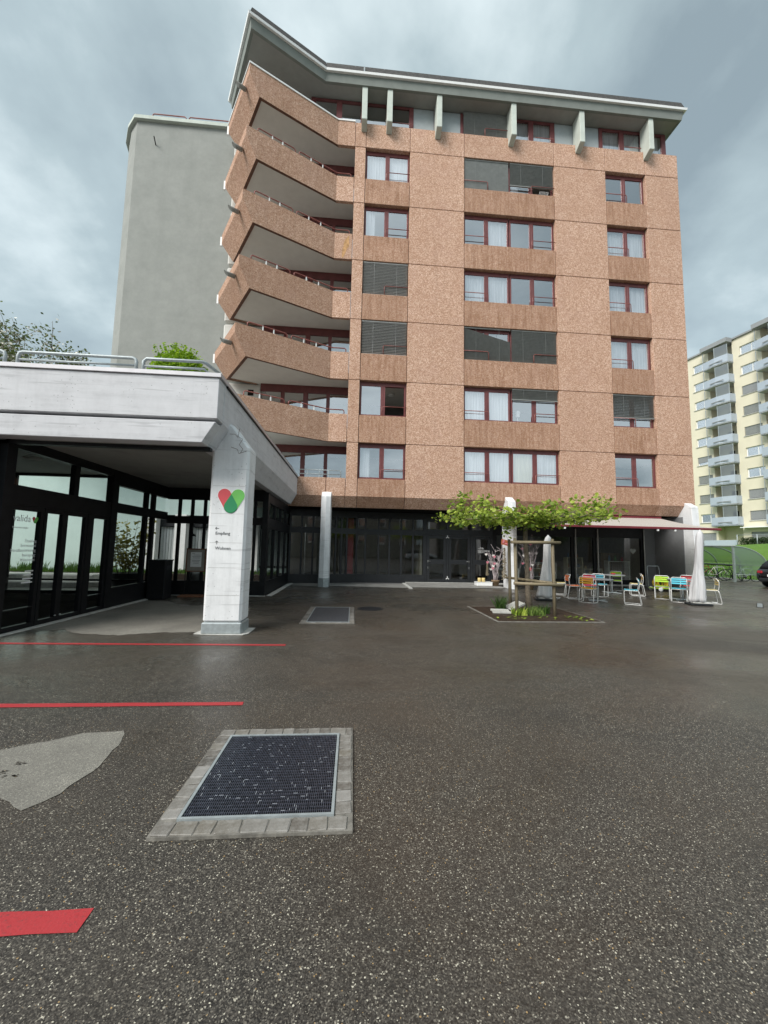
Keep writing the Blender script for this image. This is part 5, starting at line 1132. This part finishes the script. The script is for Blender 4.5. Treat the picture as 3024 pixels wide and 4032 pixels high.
t = thing('wooden_cabinet', 'plain wooden cabinet behind the rightmost shop pane', 'cabinet', (13.7, 20.0, .012)); MB().box(13.1, 14.3, 19.9, 20.3, .014, 1.6).build('body', wood('cabinet_wood', (.16, .11, .06), (.26, .19, .11)), t, bevel=.01); MB().box(13.68, 13.69, 19.88, 19.899, .1, 1.5).build('door_gap', m_dark, t)
s = .16; hp = [(13.95+s*.95*math.sin(a)**3, 18.6, 1.72+s*.06*(13*math.cos(a)-5*math.cos(2*a)-2*math.cos(3*a)-math.cos(4*a))) for a in [2*math.pi*i/24 for i in range(24)]]
tag(MB().extr(hp, (0, .02, 0)).build('heart_ornament', m_heartw), 'white heart hanging behind the rightmost shop pane', 'ornament')

# ------------------------------------------------------------------ right hand background: hill, shelter, bikes, car, flats
def hill(x, y):
    t_ = max(0, min(1, (x-25.4)/19.0)); s_ = t_*t_*(3-2*t_); return .02+(2.62+.35*max(0, min(1, (44-y)/10)))*s_
m = MB(); xs = [25.4+1.0*i for i in range(75)]; ys = [12+1.5*i for i in range(58)]; v = []
for x in xs:
    for y in ys: v.append((x, y, hill(x, y)+.05*math.sin(x*1.3+y*.7)*min(1, (x-25.4)/3)))
ny = len(ys); m.add(v, [(i*ny+j, (i+1)*ny+j, (i+1)*ny+j+1, i*ny+j+1) for i in range(len(xs)-1) for j in range(ny-1)], True)
m_lawn, tl_, bl_ = new_mat('lawn'); ln_ = noise(tl_, 3.0, 8, .75); l2 = noise(tl_, .25, 3); tl_.links.new(mixc(tl_, maprange(tl_, l2, .35, .65, 0, .5), ramp(tl_, ln_, [(.3, (.045, .115, .010)), (.55, (.10, .215, .018)), (.75, (.17, .28, .035))]), (.13, .22, .02)), bl_.inputs['Base Color']); bl_.inputs['Roughness'].default_value = .9; bump(tl_, bl_, ln_, .9, .06)
struct(m, 'hill', m_lawn, 'green grassy bank rising to the yellow flats')
random.seed(31); m = MB(); blades(m, 9000, (25.5, 33, 14, 36), .14, hill, .018); tag(m.build('grass', m_grass, fix=False), kind='stuff')
m = MB()
for i in range(22):
    y = 17.0+i*.75
    m.box(25.2+random.uniform(-.02, .02), 25.38, y, y+.73, .003, .07+random.uniform(0, .02))
struct(m, 'kerb', m_edge, 'pale kerb stones along the grass bank')
# bike shelter: arched bays running away from the viewer
t = thing('bike_shelter', 'arched steel bicycle shelter with green tinted panels at the foot of the bank', 'shelter', (24, 24, 0))
m_sh = plain('shelter_steel', (.27, .32, .30), .45, .2, var=.15)
BX0, BX1, BH = 22.97, 25.15, 2.14
def arc(s): a = s*math.pi/2*.93; return BX0+(BX1-BX0)*math.sin(a)/math.sin(math.pi/2*.93), .95+(BH-.95)*math.cos(a)
bays = [22.08, 23.75, 25.42, 27.09, 28.76]
for y in bays:
    m = MB(); m.tube([(arc(i/12)[0], y, arc(i/12)[1]) for i in range(13)], .04, 6); m.tube([(BX1, y, .97), (BX1+.02, y, .0)], .035, 6); m.build('arch', m_sh, t)
for y in (22.08, 25.42, 28.76): MB().box(BX0-.05, BX0+.05, y-.05, y+.05, .0, BH-.02).build('post', m_sh, t)
MB().tube([(BX0, 21.9, BH+.02), (BX0, 29, BH+.02)], .05, 6).build('top_rail', m_sh, t); MB().tube([(BX1, 21.9, 1.0), (BX1, 29, 1.0)], .035, 6).build('back_rail', m_sh, t); MB().tube([(BX0+.4, 22.1, .98), (BX0+.4, 28.7, .98)], .03, 6).build('bike_rail', m_black, t)
for k in range(4):
    for h in range(2):
        m = MB(); v = []
        for i in range(7):
            x, z = arc((h*6+i)/12); v += [(x, bays[k]+.05, z+.012), (x, bays[k+1]-.05, z+.012)]
        m.add(v, [(2*i, 2*i+1, 2*i+3, 2*i+2) for i in range(6)], True); m.build('roof_pane', g_poly, t)
m = MB(); v = [(BX0+.06, 22.06, .44)]+[(arc(i/12)[0], 22.06, arc(i/12)[1]-.04) for i in range(1, 13)]+[(BX1-.1, 22.06, .44)]; v.insert(1, (BX0+.06, 22.06, 2.08)); m.add(v, [tuple(range(len(v)))]); m.build('end_pane', g_poly, t)
MB().tube([(BX0, 22.06, .44), (BX1, 22.06, .44)], .02, 6).build('bottom_rail', m_sh, t)
def bike(x, y, rz, label, fcol, seed):
    random.seed(seed); t = thing('bicycle', label, 'bicycle', (x, y, 0), 'bicycles parked in the shelter', R(rz)); t['_o'] = [0, 0, 0]
    fm = plain('bike_paint_%d' % seed, fcol, .35)
    for wx in (-.52, .52):
        m = MB(); m.tube([(wx+.34*math.cos(a), 0, .345+.34*math.sin(a)) for a in [2*math.pi*i/28 for i in range(28)]], .022, 6, closed=True); wl = m.build('wheel', m_black, t)
        m = MB()
        for i in range(10): a = 2*math.pi*i/10; m.tube([(wx, .015 if i % 2 else -.015, .345), (wx+.32*math.cos(a), 0, .345+.32*math.sin(a))], .0025, 3)
        m.build('spokes', m_galv, wl)
    m = MB(); bb, st, hd, hb = (-.06, 0, .30), (-.20, 0, .80), (.30, 0, .82), (.35, 0, .64); rw = (-.52, 0, .345)
    for a, b in ((bb, st), (st, hd), (bb, hb), (hd, hb), (rw, bb), (rw, st)): m.tube([a, b], .02, 6)
    m.build('frame', fm, t); m = MB(); m.tube([hb, (.44, .05, .5), (.52, .05, .345)], .015, 5); m.tube([hb, (.44, -.05, .5), (.52, -.05, .345)], .015, 5); m.build('fork', fm, t)
    m = MB(); m.tube([hd, (.27, 0, .95), (.33, 0, 1.0)], .015, 6); m.tube([(.28, -.29, 1.02), (.33, -.1, 1.0), (.33, .1, 1.0), (.28, .29, 1.02)], .014, 6); m.build('handlebar', m_black, t)
    m = MB(); m.tube([st, (-.23, 0, .93)], .013, 6); m.obox((-.24, 0, .95), .25, .12, .05, (0, R(-4), 0)); m.build('saddle', m_black, t, bevel=.015)
    m = MB(); m.lathe([(.02, -.005), (.09, -.005), (.09, .005), (.02, .005)], (0, 0, 0), 16); o = m.build('chainring', m_anth, t); o.rotation_euler = (R(90), 0, 0); o.location = (-.06, .03, .30)
    MB().tube([(-.06, -.09, .30), (-.16, -.09, .18), (-.16, -.16, .18)], .01, 5).tube([(-.06, .09, .30), (.04, .09, .42), (.04, .16, .42)], .01, 5).build('pedal', m_black, t)
    return t
bike(24.0, 24.2, -25, 'white framed bicycle with red handlebar grips parked in the shelter', (.75, .73, .68), 1)
bike(23.9, 23.0, -20, 'black bicycle parked next to the front post of the shelter', (.02, .02, .022), 2)
bike(24.1, 25.4, -22, 'red bicycle parked behind the white one', (.45, .03, .03), 3)
bike(24.3, 26.6, -25, 'dark blue bicycle at the far end of the shelter', (.03, .05, .12), 4)
bike(24.15, 22.45, -8, 'silver grey bicycle behind the end panel of the shelter', (.42, .45, .45), 5)
def car(name, label, loc, rz, paint, seed):
    t = thing(name, label, 'car', loc, None, R(rz)); t['_o'] = [0, 0, 0]
    mp = plain('car_paint_%d' % seed, paint, .18, 0, .03)
    # rear at -X, front at +X; half sections across the body
    prof = [(-2.1, .42, .62, .70), (-2.16, .60, .80, .80), (-2.10, .95, 1.0, .82), (-1.5, 1.0, 1.02, .86), (.7, .95, .98, .87), (1.5, .82, .92, .84), (2.05, .60, .75, .74), (2.12, .40, .5, .66)]
    m = MB(); rings = []
    for x, zs, zt, w in ((-2.17, .45, .62, .60), (-2.12, .32, .90, .78), (-1.9, .26, .97, .86), (-1.0, .24, 1.0, .90), (.2, .24, .98, .90), (1.1, .24, .93, .89), (1.7, .27, .84, .84), (2.05, .34, .72, .74), (2.16, .44, .62, .55)):
        rings.append([(x, -w*.88, zs), (x, -w, zs+.14), (x, -w, zt-.16), (x, -w*.90, zt), (x, w*.90, zt), (x, w, zt-.16), (x, w, zs+.14), (x, w*.88, zs)])
    m.loft(rings, True, True); m.build('body', mp, t)
    m = MB(); rings = []
    for z, xa, xb, w in ((.93, -2.02, .95, .80), (1.18, -1.85, .55, .74), (1.38, -1.60, .12, .66), (1.45, -1.30, -.2, .58)): rings.append([(xa, -w*.9, z), (xa+.12, -w, z), (xb-.15, -w, z), (xb, -w*.88, z), (xb, w*.88, z), (xb-.15, w, z), (xa+.12, w, z), (xa, w*.9, z)])
    m.loft(rings, True, True); gh = m.build('cabin', m_black, t)
    MB().obox((-.72, 0, 1.462), 1.1, 1.14, .03, (0, 0, 0)).build('roof', mp, gh, bevel=.012)
    for x in (-1.35, 1.3):
        for y in (-.80, .80):
            w = MB(); w.lathe([(.19, -.1), (.30, -.1), (.325, -.06), (.325, .06), (.30, .1), (.19, .1)], (0, 0, 0), 24); o = w.build('wheel', m_black, t); o.rotation_euler = (R(90), 0, 0); o.location = (x, y, .327)
            r_ = MB(); r_.lathe([(.01, -.07), (.19, -.07), (.19, .07), (.01, .07)], (0, 0, 0), 16).build('rim', m_steel, o)
    for y in (-.62, .62):
        MB().obox((-2.12, y, .78), .09, .26, .13, (0, 0, -.25*(1 if y > 0 else -1))).build('tail_light', plain('tail_light_red', (.35, .01, .02), .2), t, bevel=.02); MB().obox((2.02, y, .62), .12, .26, .11, (0, 0, .3*(1 if y > 0 else -1))).build('headlight', m_white, t, bevel=.02)
        MB().obox((.55, y*1.52, .98), .12, .18, .12, (0, 0, 0)).build('wing_mirror', mp, t, bevel=.02)
    MB().box(-2.19, -2.165, -.26, .26, .56, .67).build('number_plate', m_white, t); MB().obox((-2.14, 0, .40), .12, 1.3, .16, (0, 0, 0)).build('bumper', m_anth, t, bevel=.03)
    return t
car('parked_car', 'black car parked at the right edge, its rear with a white plate in view', (23.12, 18.45, 0), 8, (.012, .012, .014), 1)
# yellow flats
th = R(99.4975); ux, uy = math.cos(th), math.sin(th); nx_, ny_ = -.98629, -.165; bx0, by0 = 49.66, 52.24
fl = thing('yellow_flats', 'tall pale yellow block of flats with pale blue balconies beyond the bank', 'building', (bx0, by0, 2.8)); fl.rotation_euler = (0, 0, th); fl['_o'] = [0, 0, 0]
# local frame: +x along the wall away from the viewer (s), +y outward is -normal side; wall face at y = 0, street side y > 0
def fz(z): return z-2.8
SD = 1 if (-(uy)*nx_+ux*ny_) > 0 else -1   # outward direction in local y
def Y(o): return SD*o
zroof = 30.6; ROWS = [28.08-2.75*k for k in range(9)]; wcols = [(-1.95, 0), (-8.17, -6.16), (-14.4, -12.4)]; bcols = [(-5.38, -2.12), (-11.7, -8.5)]
edges = sorted({-17, 4}|{e for c in wcols+bcols for e in c}); m = MB()
def lb(mb, s0, s1, o0, o1, z0, z1): mb.box(s0, s1, min(Y(o0), Y(o1)), max(Y(o0), Y(o1)), fz(z0), fz(z1))
for a, b in zip(edges[:-1], edges[1:]):
    if (a, b) in wcols:
        zz = 2.0
        for r in [3.2]+ROWS[::-1]: lb(m, a, b, 0, -.3, zz, r); zz = r+(1.2 if r != 3.2 else 1.4)
        lb(m, a, b, 0, -.3, zz, zroof)
    elif (a, b) in bcols: lb(m, a, b, -1.3, -1.5, 2, zroof); lb(m, a, a+.1, 0, -1.3, 2, zroof); lb(m, b-.1, b, 0, -1.3, 2, zroof)
    else: lb(m, a, b, 0, -.3, 2, zroof)
lb(m, -17, 4, -2.0, -12, 2, zroof); m.build('wall', m_yel, fl)
m = MB(); lb(m, -17.2, 4.2, .22, -12, zroof, zroof+.22)
for a, b in bcols: lb(m, a-.1, b+.1, .22, 1.25, zroof-.35, zroof+.23)
m.build('roof', m_shut, fl)
random.seed(77)
for ci, (a, b) in enumerate(wcols):
    for k, r in enumerate(ROWS+[3.2]):
        h = 1.2 if k < 9 else 1.4; f = MB(); wd = b-a
        lb(f, a, b, -.16, -.24, r, r+.09); lb(f, a, b, -.16, -.24, r+h-.09, r+h)
        for x in (a, a+wd*.33, b-.09): lb(f, x, x+.09, -.161, -.24, r+.09, r+h-.09)
        shut = (ci, k) in ((0, 5), (1, 2), (1, 7), (1, 8)) or k == 9
        o = f.build('window', m_white, fl); p = MB(); lb(p, a+.08, b-.08, -.20, -.21, r+.08, r+h-.08); p.build('pane', g_win, o)
        q = MB(); lb(q, a, b, -.29, -.31, r, r+h); q.build('room', m_room if (k*3+ci) % 2 else m_dark, o)
        if (k+ci) % 3 == 0 and not shut: c = MB(); lb(c, a+.1, a+wd*.4, -.25, -.26, r+.05, r+h-.05); c.build('curtain', m_curt, o)
        sl_ = MB(); lb(sl_, a-.08, b+.08, .10, -.2, r-.08, r); sl_.build('sill', m_edge, o)
        if shut or (ci, k) in ((0, 6), (0, 7), (1, 3), (1, 4), (0, 5)):
            c = MB(); fr_ = .7 if (ci, k) == (0, 5) else 1.0; n = int(h*fr_/.1)
            for i in range(n): lb(c, a+.02, b-.02, -.09, -.12, r+h-.1*(i+1)+.008, r+h-.1*i)
            c.build('shutter', m_shut if shut else m_blind, o)
for ci, (a, b) in enumerate(bcols):
    md = (a+b)/2
    for k in range(10):
        zb_ = ROWS[0]-.65-2.75*k if k < 9 else None
        if k == 9: continue
        p = MB(); ztop = zb_+1.18
        pts = [(a, Y(0)), (a, Y(1.0)), (md-.1, Y(1.25)), (b, Y(1.0)), (b, Y(0))]; ins = [(a+.12, Y(0)), (a+.12, Y(.9)), (md-.1, Y(1.14)), (b-.12, Y(.9)), (b-.12, Y(0))]
        for i in range(4): p.hexa([(*pts[i], fz(zb_)), (*pts[i+1], fz(zb_)), (*ins[i+1], fz(zb_)), (*ins[i], fz(zb_)), (*pts[i], fz(ztop)), (*pts[i+1], fz(ztop)), (*ins[i+1], fz(ztop)), (*ins[i], fz(ztop))])
        o = p.build('balcony', m_pblue, fl); s_ = MB(); s_.prism(pts+[(b, Y(-1.3)), (a, Y(-1.3))], fz(zb_+.02), fz(zb_+.16)); s_.build('slab', m_edge, o)
        h_ = MB(); lb(h_, a+.5, md+.6, 1.24, 1.29, zb_+.42, zb_+.52); h_.build('slot', m_shut, o)
        g_ = MB()
        for x, oo in ((a+.05, .95), (md-.1, 1.2), (b-.05, .95)): g_ = MB(); lb(g_, x-.03, x+.03, oo-.03, oo+.03, ztop, ztop+1.42); g_.build('glazing_post', m_galv, o)
        gp = MB(); gp.quad((a+.06, Y(.97), fz(ztop)), (md-.1, Y(1.2), fz(ztop)), (md-.1, Y(1.2), fz(ztop+1.4)), (a+.06, Y(.97), fz(ztop+1.4))); gp.build('pane', g_poly, o)
        dd = MB(); lb(dd, md-.3, md+.4, -1.26, -1.29, zb_+.16, zb_+2.1); dd.build('balcony_door', m_dark, o)
m = MB(); lb(m, -12.4, -5.5, .0, .9, 5.1, 5.2); m.build('canopy', m_white, fl)
t = thing('low_wall', 'low pale blue terrace wall in front of the yellow flats', 'wall', (bx0, by0, 2.6)); t.rotation_euler = (0, 0, th); t['_o'] = [0, 0, 0]
m = MB(); lb(m, -6.75, 4, 3.2, 3.4, 2.0, 3.68); m.build('wall', m_pblue, t)
random.seed(3)
def wp(s, o, z): return (bx0+ux*s+nx_*o, by0+uy*s+ny_*o, z)
t = thing('wall_shrub', 'thin leafless climbing shrub against the pale blue terrace wall', 'shrub', wp(-1.5, 3.5, 2.6)); m, l = MB(), MB()
for k in range(7): branching(m, l, Vector(wp(-.6-.35*k, 3.55, 2.6)), Vector((random.gauss(0, .3), random.gauss(0, .3), 1)).normalized(), .42, .025, 2, .12, 4)
m.build('stem', m_bark, t); l.build('foliage', m_tree, t, fix=False)
t = thing('hedge', 'dark green clipped hedge at the top of the grassy bank', 'hedge', wp(-7.5, 3.0, 2.8)); m = MB()
for i in range(26): c = wp(-7.1-.26*i, 3.0, 3.30); sprays(m, c, (.45, .5, .55), 170, .16, shell=.2)
m.build('foliage', leafmat('hedge_leaf', (.03, .055, .02), (.07, .11, .04), .2), t, fix=False)['kind'] = 'stuff'
t = thing('railing', 'thin grey post and rail fence along the top of the bank', 'fence', wp(-8, 4, 2.8))
for s_ in (-7.2, -9.3, -11.4, -13.5): MB().tube([wp(s_, 4.0, 2.7), wp(s_, 4.0, 4.1)], .05, 6).build('post', m_galv, t)
MB().tube([wp(-7.2, 4, 4.05), wp(-13.5, 4, 4.05)], .03, 5).build('rail', m_galv, t)

# ------------------------------------------------------------------ the street behind the viewer, seen mirrored in the glass
t = thing('beige_building', 'plain beige house across the street, mirrored in the ground floor glass', 'building', (6, -30, 0))
MB().box(-4, 13, -40, -30, 0, 12).build('wall', plain('beige_render', (.36, .32, .27), .9, var=.05), t); MB().box(-4.3, 13.3, -40.3, -29.7, 12.01, 12.4).build('roof', m_roof, t)
for x in (-2, 1.5, 5, 8.5, 11.5):
    for z in (2.2, 5.2, 8.2):
        o = MB().box(x-.6, x+.6, -29.99, -29.93, z, z+1.4).build('window', m_white, t); MB().box(x-.5, x+.5, -29.93, -29.92, z+.1, z+1.3).build('pane', g_win, o)
random.seed(8)
def street_tree(x, y, H, label):
    t = thing('street_tree', label, 'tree', (x, y, 0), 'street trees behind the viewer'); m = MB(); m.tube([(x, y, 0), (x+.1, y, H*.3), (x, y, H*.6)], [.3, .22, .12], 8)
    l = MB()
    for k in range(14):
        a = random.uniform(0, 6.28); q = random.uniform(.4, H*.24); c = (x+q*math.cos(a), y+q*math.sin(a), H*random.uniform(.35, .85)); m.tube([(x, y, H*.4), c], [.08, .03], 5); sprays(l, c, (H*.15, H*.15, H*.12), 170, .42, shell=.1)
    m.build('trunk', m_bark, t); l.build('crown', leafmat('street_leaf_%d' % int(x), (.05, .10, .02), (.11, .19, .04), .3), t, fix=False)['kind'] = 'stuff'
street_tree(-9, -22, 10, 'broad green street tree left of the beige house across the street'); street_tree(17, -20, 11, 'tallest green street tree right of the beige house'); street_tree(27, -16, 9, 'green street tree farthest along the street to the right')
street_tree(-17, -24, 11, 'green street tree farthest left behind the viewer'); street_tree(37, -22, 12, 'large street tree beside the long grey house'); street_tree(47, -20, 11, 'outermost street tree past the long grey house')
t = thing('grey_house', 'long low grey house across the street beside the beige one', 'building', (33, -34, 0)); MB().box(16, 60, -44, -34, 0, 8).build('wall', plain('grey_house_render', (.22, .21, .20), .9), t); MB().box(15.6, 60.4, -44.4, -33.6, 8.01, 8.5).build('roof', m_roof, t)
t = thing('grey_house', 'second grey house left of the beige house across the street', 'building', (-26, -34, 0)); MB().box(-46, -8, -44, -34, 0, 9).build('wall', plain('grey_house_render2', (.20, .20, .19), .9), t); MB().box(-46.4, -7.6, -44.4, -33.6, 9.01, 9.5).build('roof', m_roof, t)
car('parked_car', 'white car parked across the street before the beige house', (9.5, -17, 0), 5, (.7, .71, .72), 2)
car('parked_car', 'silver car parked across the street below the left street tree', (-2.5, -16, 0), 175, (.38, .39, .40), 3)
